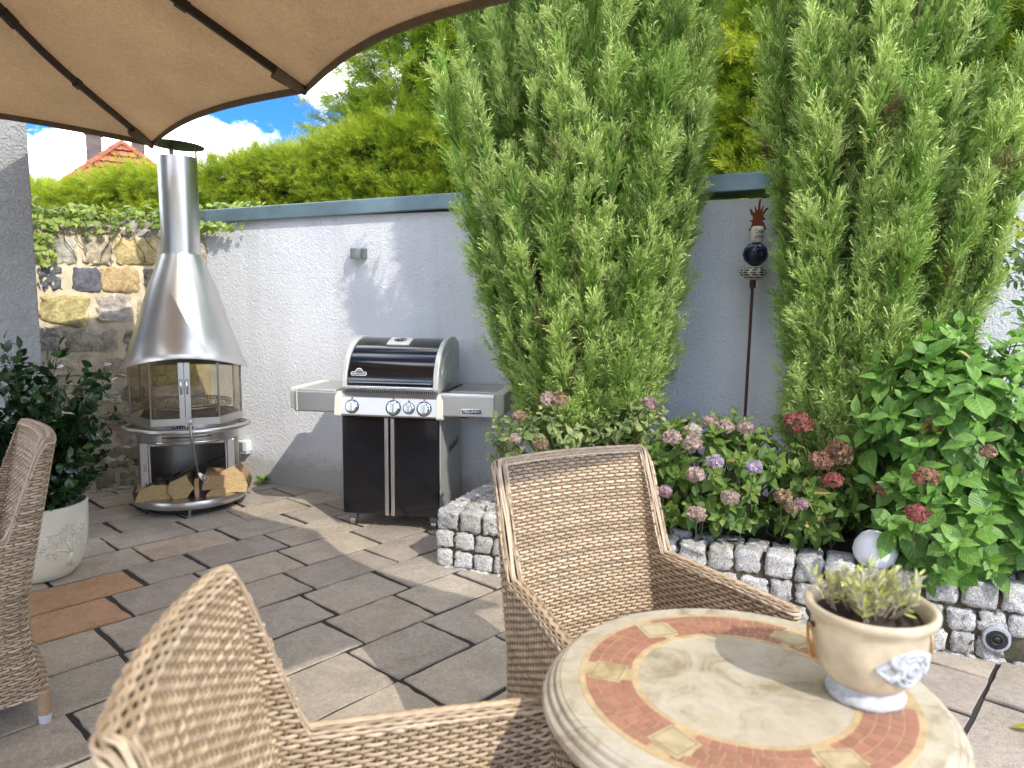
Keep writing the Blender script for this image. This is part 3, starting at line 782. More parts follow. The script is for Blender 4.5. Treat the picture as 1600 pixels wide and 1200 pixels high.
m = MB(); m.lathe([(.131, 1.738), (.131, 1.752), (.124, 1.754)], 64); m.f = m.f[:-2]; m.m = m.m[:len(m.f)]; m.build('collar', M_steel, fp, smooth=True, auto=40)
m = MB(); m.lathe([(.0, .012), (.172, .0), (.174, .003), (.172, .007), (0, .022)], 48); rc = m.build('rain_cap', M_blackmat, fp, smooth=True, auto=40)
rc.location = (0, 0, 2.462); rc.rotation_euler = (0, R_(3), 0)
for a, w in ((75, .014), (-80, .003), (200, .014)):
    p = arc(.121, a, a, 1, 2.36)[0]; q = arc(.121, a, a, 1, 2.470)[0]
    m = MB(); d = (Vector(p) + Vector(q)) / 2; m.box(d, (w * 2, .004, .118), R_(a)); m.build('cap_strut', M_steel_d, fp)

# firewood: split logs, each its own thing
def loc_f(x, y, z=0):
    v = Matrix.Rotation(FRZ, 3, 'Z') @ Vector((x, y, z)); return (FX + v.x, FY + v.y, v.z)
def log(x, z, poly, L, yaw, label, roll=0, y=-.20, tilt=0):
    """outline of the cut end (x,z), pointing out at the front"""
    m = MB(); n = len(poly); bark = (.10, .065, .04); cut = jit((.46, .31, .15), .14)
    ends = []
    V = []; cols = []
    pl = []
    for i in range(n):                                    # roughen outline
        p, q = poly[i], poly[(i + 1) % n]
        for t in (0, .34, .67): pl.append((p[0] + (q[0] - p[0]) * t + rng.normal() * .0018, p[1] + (q[1] - p[1]) * t + rng.normal() * .0018))
    n = len(pl)
    for k, yy in enumerate((0, .004, .15, L)):
        for a, b in pl:
            e = (.97 if k == 0 else 1.0); V.append((a * e + rng.normal() * .001, yy, b * e + rng.normal() * .001))
    fs = [tuple(range(n))[::-1], tuple(3 * n + i for i in range(n))]
    for k in range(3):
        for i in range(n): fs.append((k * n + i, k * n + (i + 1) % n, (k + 1) * n + (i + 1) % n, (k + 1) * n + i))
    col = [cut] * n + [jit((.34, .23, .12), .1) if rng.random() < .6 else bark for _ in range(n)] * 3
    m.add(V, fs, col)
    o = m.build('firewood_log', M_wood); p = loc_f(x, y, 0)
    o.location = (p[0], p[1], z); o.rotation_euler = (R_(tilt), R_(roll), FRZ + R_(yaw))
    return tag(o, label, 'log', 'split logs in the fireplace base')
lg = [(-.205, .107, [(-.13, .0), (.125, .0), (.13, .04), (.07, .095), (-.02, .105), (-.10, .07)], .26, 8, 'wide rough log lying at the left end of the firewood', 0, -.235),
      (-.045, .108, [(-.055, .0), (.03, .0), (.085, .055), (.05, .15), (-.06, .125), (-.085, .06)], .26, -4, 'pale yellow split log standing highest left of the grill tool', -8, -.255),
      (.045, .107, [(-.014, .0), (.014, .0), (.016, .13), (-.012, .13)], .24, 2, 'thin upright stick of firewood between two logs', 0, -.26),
      (.145, .155, [(-.07, -.012), (.065, .006), (.07, .09), (-.055, .095)], .25, -3, 'square cut log just under the grill tool head', 6, -.25),
      (.165, .107, [(-.065, .0), (.055, .0), (.06, .035), (.0, .052), (-.05, .03)], .25, 0, 'small flat billet wedged under the square log', 0, -.262),
      (.255, .215, [(-.10, .015), (-.02, -.05), (.09, .03), (.02, .085)], .22, -6, 'tilted orange split log on top of the pile at right', 4, -.20),
      (.285, .108, [(-.125, .0), (.075, .0), (.09, .05), (.06, .125), (-.03, .12), (-.09, .06)], .20, -10, 'big grey-faced log at the right end of the firewood', 0, -.205)]
for x, z, poly, L, yaw, lab, roll, yy in lg: log(x, z, poly, L, yaw, lab, roll, yy)
m = MB(); P = [loc_f(*p) for p in ((-.22, -.24, .222), (-.05, -.22, .262), (.12, -.16, .325), (.30, -.02, .36))]
m.tube(P, [.006, .007, .006, .004], 8); m.build('poker', M_blackmat, None, smooth=True)
tag(bpy.data.objects['poker'], 'thin black poker lying across the firewood', 'poker')
gt = thing('grill_tool', 'steel grill spatula hanging from the fireplace rail down to the logs', 'tool', loc_f(.055, -.405, 0))
TO = Vector(gt.location)
def L3(x, y, z): return Vector(loc_f(x, y, z)) - TO
m = MB(); m.tube([L3(.028, -.432, .645), L3(.036, -.432, .54), L3(.05, -.40, .40), L3(.062, -.345, .30)], [.009, .009, .007, .006], 10); m.build('handle', M_steel_d, gt, smooth=True)
m = MB(); m.lathe([(.0, -.012), (.013, -.01), (.014, .01), (0, .014)], 12, L3(.028, -.432, .655)); m.build('end_cap', M_wht, gt, smooth=True)
m = MB(); pts = [(.062, -.345, .295), (.085, -.335, .262), (.125, -.325, .232)]
for w in (-.016, -.0055, .0055, .016): m.tube([L3(p[0] + (0 if i == 0 else w * .35), p[1] , p[2] + (w if i else w * .3)) for i, p in enumerate(pts)], .0042, 6)
m.tube([L3(.085, -.335, .245), L3(.085, -.335, .28)], .004, 6); m.tube([L3(.098, -.332, .236), L3(.10, -.332, .27)], .004, 6)
m.build('prongs', M_chrome, gt, smooth=True)

# ------------------------------------------------------------------ gas barbecue
GC = np.array([-.760, 4.505]); GR = math.atan2(-.178, 1)                 # front middle of the cabinet; local +y goes back
gg = thing('gas_barbecue', 'black and silver gas barbecue with closed lid and two side shelves against the white wall', 'barbecue', (GC[0], GC[1], 0), GR)
W, D = .64, .53
m = MB()
for s in (-1, 1): m.box((s * (W / 2 - .012), D / 2 + .012, .405), (.024, D - .024, .64))
m.box((0, D - .012, .405), (W - .05, .02, .64)); m.box((0, D / 2, .094), (W - .05, D - .05, .02)); m.build('cabinet', M_alu, gg, bevel=.004)
for s in (-1, 1):
    m = MB(); m.box((s * (W / 4 + .001), .004, .404), (W / 2 - .008, .022, .625)); d = m.build('door', M_black, gg, bevel=.006)
    m = MB(); m.box((s * .020, -.013, .404), (.026, .016, .625)); m.build('door_handle', M_steel, d, bevel=.005)
m = MB()
for k, (z, w) in enumerate([(i * .018, .02 + .012 * math.sin(i * 2.1)) for i in range(9)]):
    m.prism([(.22 + k * .027, .475 + z * .15), (.237 + k * .027, .475 + z * .15 + .035 + .02 * math.sin(k * 1.9)), (.243 + k * .027, .475 + z * .15 + .03 + .02 * math.sin(k * 1.9)), (.226 + k * .027, .47 + z * .15 - .01)], 'x', W / 2 - .001, W / 2 + .0015)
m.build('side_slots', M_ink, gg)
for x in (-.27, .27):
    for y in (.06, D - .07):
        o = MB(); o.box((x, y, .068), (.05, .05, .03)); o.box((x - .02, y, .045), (.006, .04, .03)); o.box((x + .02, y, .045), (.006, .04, .03))
        cs = o.build('caster', M_grey, gg, bevel=.003)
        o = MB(); o.tube([(x - .016, y, .031), (x + .016, y, .031)], .031, 20); o.build('wheel', M_steel_d, cs, smooth=True, auto=40)
# control panel, fire box
m = MB(); m.prism([(-.035, .725), (-.045, .735), (-.028, .846), (.005, .868), (.06, .868), (.06, .725)], 'x', -W / 2 - .012, W / 2 + .012); cp = m.build('control_panel', M_steel, gg, bevel=.004)
for s in (-1, 1):
    m = MB(); m.prism([(-.042, .718), (-.052, .730), (-.034, .852), (.002, .875), (.10, .875), (.10, .718)], 'x', s * (W / 2 - .012), s * (W / 2 + .032)); m.build('panel_end', M_cream, cp, bevel=.006)
for x, r in ((-.235, .035), (.035, .038), (.135, .029), (.232, .037)):
    z = .786; y0 = -.040
    T = Matrix.Translation((x, y0, z)) @ Matrix.Rotation(R_(90 - 8), 4, 'X')
    m = MB(); m.lathe([(r * 1.12, -.002), (r * 1.12, .006), (r * .98, .009), (r * .95, .020), (r * .82, .024), (0, .024)], 32)
    m.v = [tuple(T @ Vector(v)) for v in m.v]; k = m.build('knob', M_chrome, cp, smooth=True, auto=35)
    m = MB(); m.box((0, 0, .032), (r * .55, r * 1.7, .022)); m.v = [tuple(T @ Vector(v)) for v in m.v]; m.build('knob_grip', M_steel, k, bevel=.005)
    m = MB(); m.lathe([(r * 1.26, .0005), (r * 1.26, .003), (r * 1.14, .003)], 32); m.v = [tuple(T @ Vector(v)) for v in m.v]; m.build('knob_surround', M_ink, k)
    m = MB(); m.lathe([(.005, 0), (.005, .003)], 10, (0, r * 1.5, 0)); m.v = [tuple(T @ Vector(v)) for v in m.v]; m.build('knob_mark', M_ink, k)
m = MB(); m.box((0, .25, .872), (W + .0, .46, .03)); m.box((0, .012, .878), (W - .04, .02, .026)); fb = m.build('fire_box', M_steel_d, gg, bevel=.003)
m = MB()
for k in range(44): m.box((-.29 + k * .0135, .0005, .879), (.0065, .006, .019))
m.build('vent_slots', M_ink, fb)
# lid: barrel profile (y, z)
def lidprof(n=26, g=0):
    P = []
    for i in range(n + 1):
        t = i / n; a = R_(178 - 93 * t)                                  # from the front foot up and over
        P.append((.335 + (.335 + g) * math.cos(a), .905 + (.295 + g) * math.sin(a) ** .92))
    return P
LP = lidprof()
back = [(.40, 1.193), (.485, 1.16), (.50, 1.12), (.50, .96), (.47, .905)]
front = [(.0, .897)]
m = MB(); m.prism(front + LP + back, 'x', -W / 2 + .035, W / 2 - .035); lid = m.build('lid', M_black, gg, smooth=True, auto=28)
LO = lidprof(26, .014)
for s in (-1, 1):
    m = MB(); o = [(-.016, .895)] + LO + [(.42, 1.206), (.50, 1.172), (.515, 1.12), (.515, 1.0), (.30, .925), (.10, .885), (.02, .872)]
    m.prism(o, 'x', s * (W / 2 - .040), s * (W / 2 - .004)); e = m.build('lid_end', M_alu, lid, bevel=.007, smooth=True, auto=35)
    m = MB()
    for g, w in ((-.050, .010), (-.085, .008), (-.12, .007)):
        q = lidprof(22, g)[3:]; m.prism(q + [(a, b - w) for a, b in q[::-1]], 'x', s * (W / 2 - .006), s * (W / 2 + .002))
    m.build('pressed_rib', M_alu, e)
    m = MB(); m.prism([(.03, .87), (.52, .87), (.52, 1.05), (.40, 1.02), (.18, .93)], 'x', s * (W / 2 - .012), s * (W / 2 - .046)); m.build('end_plate', M_steel, e)
    for dy, dz in ((.30, .93), (.33, .955), (.36, .93), (.39, .965), (.27, .91)): m = MB(); m.tube([(s * (W / 2 - .012), dy, dz), (s * (W / 2 - .006), dy, dz)], .006, 8); m.build('rivet', M_chrome, e)
m = MB(); m.tube([(-W / 2 + .03, -.028, .905), (W / 2 - .03, -.028, .905)], .0125, 14); h = m.build('lid_handle', M_chrome, lid, smooth=True, auto=40)
m = MB(); m.box((0, -.004, .937), (W - .10, .012, .006)); m.build('lid_trim', M_steel, lid)
# thermometer plate on top
def on_lid(t, g=.002):
    i = t * 26; k = min(25, int(i)); f = i - k
    Q = lidprof(26, g); y = Q[k][0] + (Q[k + 1][0] - Q[k][0]) * f; z = Q[k][1] + (Q[k + 1][1] - Q[k][1]) * f
    d = Vector((0, Q[k + 1][0] - Q[k][0], Q[k + 1][1] - Q[k][1])).normalized(); nrm = Vector((0, -d.z, d.y))
    X = Vector((1, 0, 0)); return Matrix.Translation((0, y, z)) @ Matrix((X, d, X.cross(d))).transposed().to_4x4()
m = MB(); V = []; F = []
for i in range(9):
    t = .60 + .24 * i / 8; T = on_lid(t, .001); w = .075
    for zz in (.010, -.004):
        V += [tuple(T @ Vector((-w, 0, zz))), tuple(T @ Vector((w, 0, zz)))]
for i in range(8):
    a = 4 * i; F += [(a, a + 1, a + 5, a + 4), (a + 2, a + 3, a + 7, a + 6), (a, a + 4, a + 6, a + 2), (a + 1, a + 3, a + 7, a + 5)]
F += [(0, 1, 3, 2), (32, 33, 35, 34)]
m.add(V, F); th = m.build('thermometer', M_alu, lid, bevel=.004)
T = on_lid(.73, .011)
m = MB(); o = [(0.042 * math.cos(a * .1963), .034 * math.sin(a * .1963)) for a in range(32)]
m.add([tuple(T @ Vector((x, y, .001))) for x, y in o], [tuple(range(32))]); m.build('dial', M_ink, th)
m = MB()
for k in range(9):
    a = R_(200 - k * 27.5); m.add([tuple(T @ Vector((math.cos(a + d) * r * .95, math.sin(a + d) * r * .8, .0022))) for r, d in ((.026, -.06), (.036, -.05), (.036, .05), (.026, .06))], [(0, 1, 2, 3)])
m.add([tuple(T @ Vector(p)) for p in ((-.014, .012, .0022), (.016, -.002, .0022), (-.012, .006, .0022))], [(0, 1, 2)])
m.build('dial_marks', M_wht, th)
# badge on the lid front: an oval plaque with a crest and the maker's name
T = on_lid(.135, .003) @ Matrix.Translation((-.205, 0, 0))
def badge_outline(k):
    P = []
    for i in range(40):
        a = 2 * math.pi * i / 40; x = .050 * math.cos(a); y = .014 * math.sin(a)
        if abs(x) > .034: x = math.copysign(.034 + .015 * math.sqrt(max(0, 1 - (y / .0145) ** 2)), x)
        P.append((x * k, y * k))
    return P
def plaque(w, h, cap, k):
    P = [(-w, -h), (w, -h), (w + h * .8, -h * .5), (w + h * .8, h * .5), (w, h)]
    for i in range(13):
        a = math.pi * i / 12; P.append((cap * math.cos(a), h + cap * .95 * math.sin(a)))
    P += [(-w, h), (-w - h * .8, h * .5), (-w - h * .8, -h * .5)]
    return P
m = MB()
po, pi_ = plaque(.042, .0125, .024, 1), plaque(.040, .0095, .0205, 1); n = len(po)
m.add([tuple(T @ Vector((x, y, .001))) for x, y in po + pi_], [(i, (i + 1) % n, n + (i + 1) % n, n + i) for i in range(n)])
text_mb(m, 'NAPOLEON', .0165, T @ Matrix.Translation((0, -.0005, .0014)), .0008, width=.080)
for k in range(3): m.add([tuple(T @ Vector((x, y, .0016))) for x, y in ((-.009 + k * .009 - .003, .014), (-.009 + k * .009 + .003, .014), (-.009 + k * .009, .026 if k == 1 else .021))], [(0, 1, 2)])
m.build('lid_badge', M_wht, lid)
# side shelves
for s, L in ((-1, .355), (1, .405)):
    x0 = s * (W / 2 + .022); x1 = s * (W / 2 + L)
    m = MB(); P = [(-.028, .742), (-.034, .748), (-.034, .872), (-.022, .886), (.47, .886), (.47, .745)]
    m.prism(P, 'x', x0, x1 - s * .055); sh = m.build('side_shelf', M_steel, gg, bevel=.008, seg=3)
    m = MB(); E = [(-.032, .735), (-.040, .748), (-.040, .872), (-.024, .890), (.478, .890), (.478, .80), (.40, .765), (.20, .735)]
    a, b = x1 - s * .075, x1
    V = [(a, y, z) for y, z in E] + [(b - s * .0, y + (.05 if y < 0 else 0), z if z > .80 else z + .02) for y, z in E]
    n = len(E); m.add(V, [tuple(range(n)), tuple(range(n, 2 * n))] + [(i, (i + 1) % n, n + (i + 1) % n, n + i) for i in range(n)])
    m.build('shelf_end', M_cream, sh, bevel=.010, seg=3)
    if s > 0:
        m = MB(); m.box((x0 + s * .19, -.0355, .778), (.128, .004, .033)); bd = m.build('shelf_badge', M_wht, sh, bevel=.002)
        m = MB(); m.box((x0 + s * .19, -.0372, .778), (.120, .004, .025)); m.build('badge_field', M_ink, bd)
        m = MB(); text_mb(m, 'TRIUMPH', .022, Matrix.Translation((x0 + s * .19, -.0398, .778)) @ Matrix.Rotation(R_(90), 4, 'X'), .0006, width=.108); m.build('badge_lettering', M_wht, bd)
        m = MB(); m.box((x0 + s * .17, .23, .888), (.27, .36, .006)); m.build('burner_cover', M_steel, sh, bevel=.003)
        for k in range(5): m = MB(); m.box((x0 + s * .012, .06 + k * .085, .889), (.016, .045, .006)); m.build('hinge_slot', M_ink, sh)
        m = MB(); m.tube([(x0 + .07, .08, .742), (x0 + .09, .08, .722), (x0 + .14, .08, .722), (x0 + .165, .08, .744)], .004, 6); m.build('gas_hose', M_blackmat, sh, smooth=True)

# ------------------------------------------------------------------ fittings on the garden wall and the bed
s = wall_s(-1.10); m = MB(); o = [( .062 * math.cos(R_(180 + i * 7.5)), .085 * math.sin(R_(180 + i * 7.5))) for i in range(25)] + [(.062, .0), (-.062, .0)]
m.prism([(x, y) for x, y in o[:25]], 'z', -.036, .036)
wl = m.build('wall_lamp', M_lampg, None, bevel=.004)
p = wall_pt(s, 0, 1.775); wl.location = p; wl.rotation_euler = (0, 0, wz)
tag(wl, 'half round grey wall lamp on the white wall above the barbecue', 'wall lamp')
m = MB(); m.prism([(x * .86, y * .86) for x, y in o[:25]], 'z', -.0372, -.0365); m.build('diffuser', M_wht, wl)
s = wall_s(-2.10); p = wall_pt(s, 0, .29)
sk = thing('wall_socket', 'white outdoor double socket low on the wall right of the fireplace', 'socket', p, wz)
m = MB(); m.box((0, -.032, 0), (.085, .064, .085)); bx = m.build('housing', M_wht, sk, bevel=.006)
m = MB(); m.box((-.012, -.066, .0), (.042, .006, .066)); m.build('flap', M_grey, bx, bevel=.003)
m = MB(); m.box((.0, -.03, -.052), (.07, .05, .018)); m.build('cable_gland', M_wht, sk, bevel=.004)
sp = thing('recessed_spotlight', 'small oval spotlight set low in the granite bed wall', 'spotlight', bed(2.605, 0, .10), math.atan2(BD[1], BD[0]))
m = MB(); o = [(.050 * math.cos(a * .1745), .048 * math.sin(a * .1745) + (.008 if 0 < a < 18 else -.004)) for a in range(36)]
m.prism(o, 'y', -.016, .03); m.build('faceplate', plain('cast_grey', (.42, .44, .48), .45, .3, .2, 60), sp, bevel=.005)
m = MB(); T = Matrix.Rotation(R_(90), 4, 'X')
m.lathe([(.026, .0), (.026, .020), (.020, .022), (.016, .018)], 28); m.lathe([(.0395, .0165), (.0395, .0175), (.0345, .0175)], 28)
for a in (30, 150, 270): m.lathe([(.0055, .016), (.0055, .0195), (0, .0195)], 10, (.035 * math.cos(R_(a)), .035 * math.sin(R_(a)), 0))
m.v = [tuple(T @ Vector(v)) for v in m.v]; m.build('bezel', M_ink, sp, smooth=True, auto=40)
m = MB(); m.lathe([(.016, .0175), (.012, .0205), (0, .0215)], 20); m.v = [tuple(T @ Vector(v)) for v in m.v]; m.build('lens', M_black, sp, smooth=True)

# ------------------------------------------------------------------ garden stake with ceramic beads
gs = thing('garden_stake', 'rusty garden stake topped with ceramic beads and a rusty flame between the junipers', 'garden ornament', (1.323, 4.10, .27))
ZB = -.27
tp = Vector((.012, 0, 1.575 + ZB))
m = MB(); m.tube([(0, 0, -.05), (.002, 0, .5), tp], .0085, 10); m.build('rod', M_rodm, gs, smooth=True)
m = MB(); m.tube([tp + Vector((0, 0, -.045)), tp + Vector((0, 0, .01))], .0165, 12); m.build('ferrule', M_rodm, gs, smooth=True, auto=40)
m = MB(); pr = [(.012, 0), (.03, .006), (.062, .026), (.071, .041), (.062, .056), (.034, .074), (.014, .078)]
m.lathe(pr, 40, tp, (.62, .57, .44)); bd = m.build('striped_bead', M_ivory, gs, smooth=True)
m = MB()
for row, (rz, rr, nn, ln) in enumerate(((.016, .0475, 9, .030), (.029, .0655, 9, .036), (.042, .0714, 10, .034), (.054, .0640, 9, .036), (.065, .0485, 8, .030))):
    for k in range(nn):
        a = 2 * math.pi * (k + .5 * (row % 2)) / nn; V = []
        for i in range(7):
            f = -1 + 2 * i / 6; aa = a + f * ln * .55 / rr; w = .0042 * math.sqrt(max(0.02, 1 - f * f))
            for sgn in (-1, 1): V.append(tuple(tp + Vector(((rr + .0012 - (abs(sgn) * .0)) * math.cos(aa), (rr + .0012) * math.sin(aa), rz + sgn * w))))
        m.add(V, [(2 * i, 2 * i + 2, 2 * i + 3, 2 * i + 1) for i in range(6)])
m.build('bead_stripes', M_ink, bd)
c = tp + Vector((.008, 0, .078))
m = MB(); m.lathe([(.012, .0), (.03, .006), (.058, .03), (.070, .063), (.060, .098), (.035, .122), (.012, .13)], 40, c); bl = m.build('navy_ball', M_navy, gs, smooth=True)
m = MB(); T = Matrix.Translation(c + Vector((-.002, -.0675, .066))) @ Matrix.Rotation(R_(90), 4, 'X'); m.lathe([(.030, -.006), (.027, .002), (.018, .0035), (.012, .0), (0, -.001)], 28); m.v = [tuple(T @ Vector(v)) for v in m.v]; m.build('ball_dimple', M_navy, bl, smooth=True)
c2 = c + Vector((.004, 0, .128))
m = MB(); m.lathe([(.022, 0), (.032, .004), (.036, .014), (.037, .06), (.035, .078), (.028, .088), (.016, .09)], 32, c2, (.66, .60, .48)); cb = m.build('cream_bead', M_ivory, gs, smooth=True)
m = MB()
for txt, z, w in (('Carpe', .060, .052), ('diem', .032, .050)):
    q = MB(); text_mb(q, txt, .030, Matrix.Identity(4), .0005, width=w, shear=.25)
    V = []
    for x, y, zz in q.v:
        a = x / .0375; r = .0375 + .001 + zz * .6; V.append(tuple(c2 + Vector((r * math.sin(a), -r * math.cos(a), z + y))))
    m.add(V, q.f)
m.build('lettering', M_ink, cb)
c3 = c2 + Vector((0, 0, .086))
fl = [(-.050, -.020), (-.042, -.024), (-.036, -.012), (-.030, .0), (.030, .0), (.034, -.016), (.046, -.018), (.046, -.002), (.036, .020), (.024, .036), (.047, .040), (.034, .050), (.030, .060), (.044, .088), (.056, .096), (.052, .106), (.038, .098), (.024, .078), (.026, .100), (.029, .120), (.020, .106), (.012, .085), (.010, .120), (.014, .152), (.004, .150), (.000, .120), (-.004, .085), (-.012, .100), (-.020, .118), (-.019, .098), (-.016, .075), (-.030, .082), (-.036, .092), (-.044, .100), (-.046, .088), (-.038, .066), (-.026, .055), (-.028, .040), (-.046, .034), (-.030, .026), (-.034, .004), (-.042, -.010)]
m = MB(); m.prism([(x, z) for x, z in fl], 'y', -.0025, .0025)
f = m.build('flame', M_rust, gs); f.location = c3
# round globe lamp in the bed
gl = thing('globe_lamp', 'white globe garden lamp half hidden under hydrangea leaves at the bed edge', 'garden lamp', (1.60, 3.10, .285))
m = MB(); m.lathe([(.045, 0), (.078, .03), (.108, .075), (.118, .115), (.108, .16), (.078, .205), (.04, .228), (0, .236)], 40); m.build('globe', M_globe, gl, smooth=True)
m = MB(); m.lathe([(.05, -.10), (.05, .012), (.04, .016)], 24); m.build('socket', M_grey, gl, smooth=True, auto=40)
gl.scale = (.78, .78, .78)
# ------------------------------------------------------------------ wicker armchairs (local +y is the way the sitter faces)
CT = .038; PITCH = .0100; STK = .0200
def chair_center():
    """centre line from the right front, round the back, to the left front"""
    hw, fw_, yf, rc = .262, .335, .49, .036
    P = []
    n = 44
    sx = (fw_ - hw) / yf
    for i in range(n + 1):                      # right arm, front to rear
        y = yf + (rc - yf) * i / n; P.append((hw + sx * y, y))
    x0 = hw + sx * rc
    for i in range(1, 13):                       # corner
        a = R_(90 * i / 12); P.append((x0 - rc * (1 - math.cos(a)), rc - rc * math.sin(a)))
    xe = x0 - rc
    for i in range(1, 41): 
        x = xe - 2 * xe * i / 41; P.append((x, -.020 * (1 - (x / xe) ** 2)))
    L = [(-x, y) for x, y in P[:n + 13]][::-1]
    return np.array(P + L)
CC = chair_center()
_d = np.r_[0, np.cumsum(np.linalg.norm(np.diff(CC, axis=0), axis=1))]
LC = _d[-1]
ns = int(round(LC / (STK / 4))); ns += -ns % 4
sc_ = np.linspace(0, LC, ns + 1)
C2 = np.stack([np.interp(sc_, _d, CC[:, 0]), np.interp(sc_, _d, CC[:, 1])], 1)
tan = unit(np.gradient(C2, axis=0)); nor = np.stack([tan[:, 1], -tan[:, 0]], 1)       # outwards
nor *= np.sign((nor * (C2 - np.array([0, .25]))).sum(1).mean())
def smooth(x): x = np.clip(x, 0, 1); return x * x * (3 - 2 * x)
yy_ = C2[:, 1]
wback = 1 - smooth((yy_ - .03) / .16)
arm_h = .635 + .025 * (1 - yy_ / .5)
top_ = arm_h + (.975 - arm_h) * (1 - smooth((yy_ - .016) / .060)) ** .8 - .003 * smooth(np.abs(C2[:, 0]) / .3) * wback
bot_ = np.where(wback > .5, .11, .11 + .0 * yy_)
# closed loop: outer face, front end, inner face, front end
capn = 5
def loop_pts(off):
    """list of (centre index, local offset vector) around the whole shell at a given half thickness"""
    ids, vec, side = [], [], []
    for i in range(ns + 1): ids.append(i); vec.append(nor[i] * off); side.append(1)
    for k in range(1, capn):
        a = math.pi * k / capn; ids.append(ns); vec.append((nor[ns] * math.cos(a) + tan[ns] * math.sin(a)) * off); side.append(0)
    for i in range(ns, -1, -1): ids.append(i); vec.append(-nor[i] * off); side.append(-1)
    for k in range(1, capn):
        a = math.pi * k / capn; ids.append(0); vec.append((-nor[0] * math.cos(a) - tan[0] * math.sin(a)) * off); side.append(0)
    return np.array(ids), np.array(vec), np.array(side)
LI, LV, LS = loop_pts(1.0)
LV = LV
NL = len(LI)
def lean(i, z):
    return -wback[i] * (np.maximum(z - .42, 0) * .20) - wback[i] * np.maximum(.34 - z, 0) ** 2 * .75
def shell_xyz(k, z, off):
    i = LI[k]
    p = C2[i] + LV[k] * off[:, None]
    return np.stack([p[:, 0], p[:, 1] + lean(i, z), z], 1)
part_of = np.where(LI < 38, 0, np.where(LI > ns - 38, 2, 1))                  # right arm, back, left arm
BY = 38
part_of = np.where(yy_[LI] > .085, np.where(C2[LI, 0] > 0, 0, 2), 1)
parts_V = {0: [], 1: [], 2: []}; parts_F = {0: [], 1: [], 2: []}; parts_C = {0: [], 1: [], 2: []}; cnt = {0: 0, 1: 0, 2: 0}
def emit(part, ring, cols):
    """ring: (m, n, 3) cross sections along a strand"""
    m, n, _ = ring.shape; b = cnt[part]
    parts_V[part].append(ring.reshape(-1, 3)); parts_C[part].append(np.repeat(cols[:, None, :], n, 1).reshape(-1, 3))
    i = np.arange(m - 1)[:, None] * n; j = np.arange(n)[None]; j2 = (j + 1) % n
    q = np.stack([i + j, i + j2, i + n + j2, i + n + j], 2).reshape(-1, 4) + b
    parts_F[part].append(q); cnt[part] += m * n
CS = [(math.cos(a), math.sin(a)) for a in np.arange(6) * math.pi / 3 + .3]
def strand(k, z, amp_sign, h=.0046, t=.0029, base=CT / 2, amp=.0030, tint=None, follow=None):
    """k: loop indices (contiguous), z: heights"""
    m = len(k)
    if m < 3: return
    ph = np.cos(np.pi * k / 4 + amp_sign)
    off = base + amp * ph
    rings = []
    for cx, cy in CS: rings.append(shell_xyz(k, z + h * cy, off + t * cx))
    ring = np.stack(rings, 1)
    tint = tint if tint is not None else strand_col()
    cols = np.array(tint)[None] * (1 + .10 * np.sin(k * .13 + amp_sign * 3)[:, None] + rng.normal(size=(m, 1)) * .05)
    # cut into parts
    pk = part_of[k]; s = 0
    for e in range(1, m + 1):
        if e == m or pk[e] != pk[s]:
            e2 = min(m, e + 1); emit(int(pk[s]), ring[s:e2], cols[s:e2]); s = e
def strand_col():
    c = np.array([(.46, .350, .232), (.40, .30, .195), (.51, .395, .27), (.34, .25, .16), (.43, .325, .215)][rng.integers(5)])
    return c * rng.uniform(.9, 1.1)
zrow = .105; r = 0
allk = np.arange(NL)
while zrow < .972:
    ok = (zrow < np.maximum(top_, np.maximum(np.roll(top_, 1), np.roll(top_, -1)))[LI] - .012) & ((LS >= 0) | (zrow > .41))
    kk = np.r_[allk, allk]                                               # cyclic runs
    okk = np.r_[ok, ok]
    if ok.all():
        runs = [np.r_[allk, [0]]]
    else:
        runs = []; s0_ = int(np.argmin(ok)); order = (np.arange(NL) + s0_) % NL; cur = []
        for q in order:
            if ok[q]: cur.append(q)
            elif cur: runs.append(np.array(cur)); cur = []
        if cur: runs.append(np.array(cur))
    for run in runs: strand(run, np.full(len(run), zrow), r * math.pi)
    zrow += PITCH * rng.uniform(.96, 1.04); r += 1
# rim: strands wrapped over the top edge
for f, base_a in ((0, 12), (1, 38), (2, 61), (3, 84)):
    a = R_(base_a)
    k = np.r_[allk, [0]]
    z = top_[LI[k]] - .012 + .016 * math.sin(a)
    strand(k, z, f * math.pi, .0046, .0036, (CT / 2 + .001) * math.cos(a) + .001, .0022, strand_col())
# stakes (uprights) and an added dark sheet, gap shade put into its colour
core_V, core_F, core_C = {0: [], 1: [], 2: []}, {0: [], 1: [], 2: []}, {0: [], 1: [], 2: []}; ccnt = {0: 0, 1: 0, 2: 0}
for q in range(0, NL, 4):
    i = LI[q]; z0_ = .10 if LS[q] >= 0 else .40
    z = np.linspace(z0_, top_[i] - .012, 26)
    kq = np.full(26, q)
    rings = []
    for dx, dt_ in ((-.0036, 0), (0, .0022), (.0036, 0), (0, -.0022)):
        p = shell_xyz(kq, z, np.full(26, CT / 2 + dt_)); p[:, :2] += tan[i] * dx; rings.append(p)
    emit(int(part_of[q]), np.stack(rings, 1), np.repeat(np.array([(.24, .16, .09)]), 26, 0))
zi = np.linspace(0, 1, 14)
for q in range(NL):
    q2 = (q + 1) % NL
    pr_ = int(part_of[q]); V = []
    for qq in (q, q2):
        i = LI[qq]; z0_ = .10 if LS[q] >= 0 else .40
        z = z0_ + (top_[i] - .014 - z0_) * zi
        V.append(shell_xyz(np.full(14, qq), z, np.full(14, CT / 2 - .0045)))
    b = ccnt[pr_]; core_V[pr_] += V; ccnt[pr_] += 28
    a = np.arange(13); core_F[pr_].append(np.stack([a, a + 14, a + 15, a + 1], 1) + b)
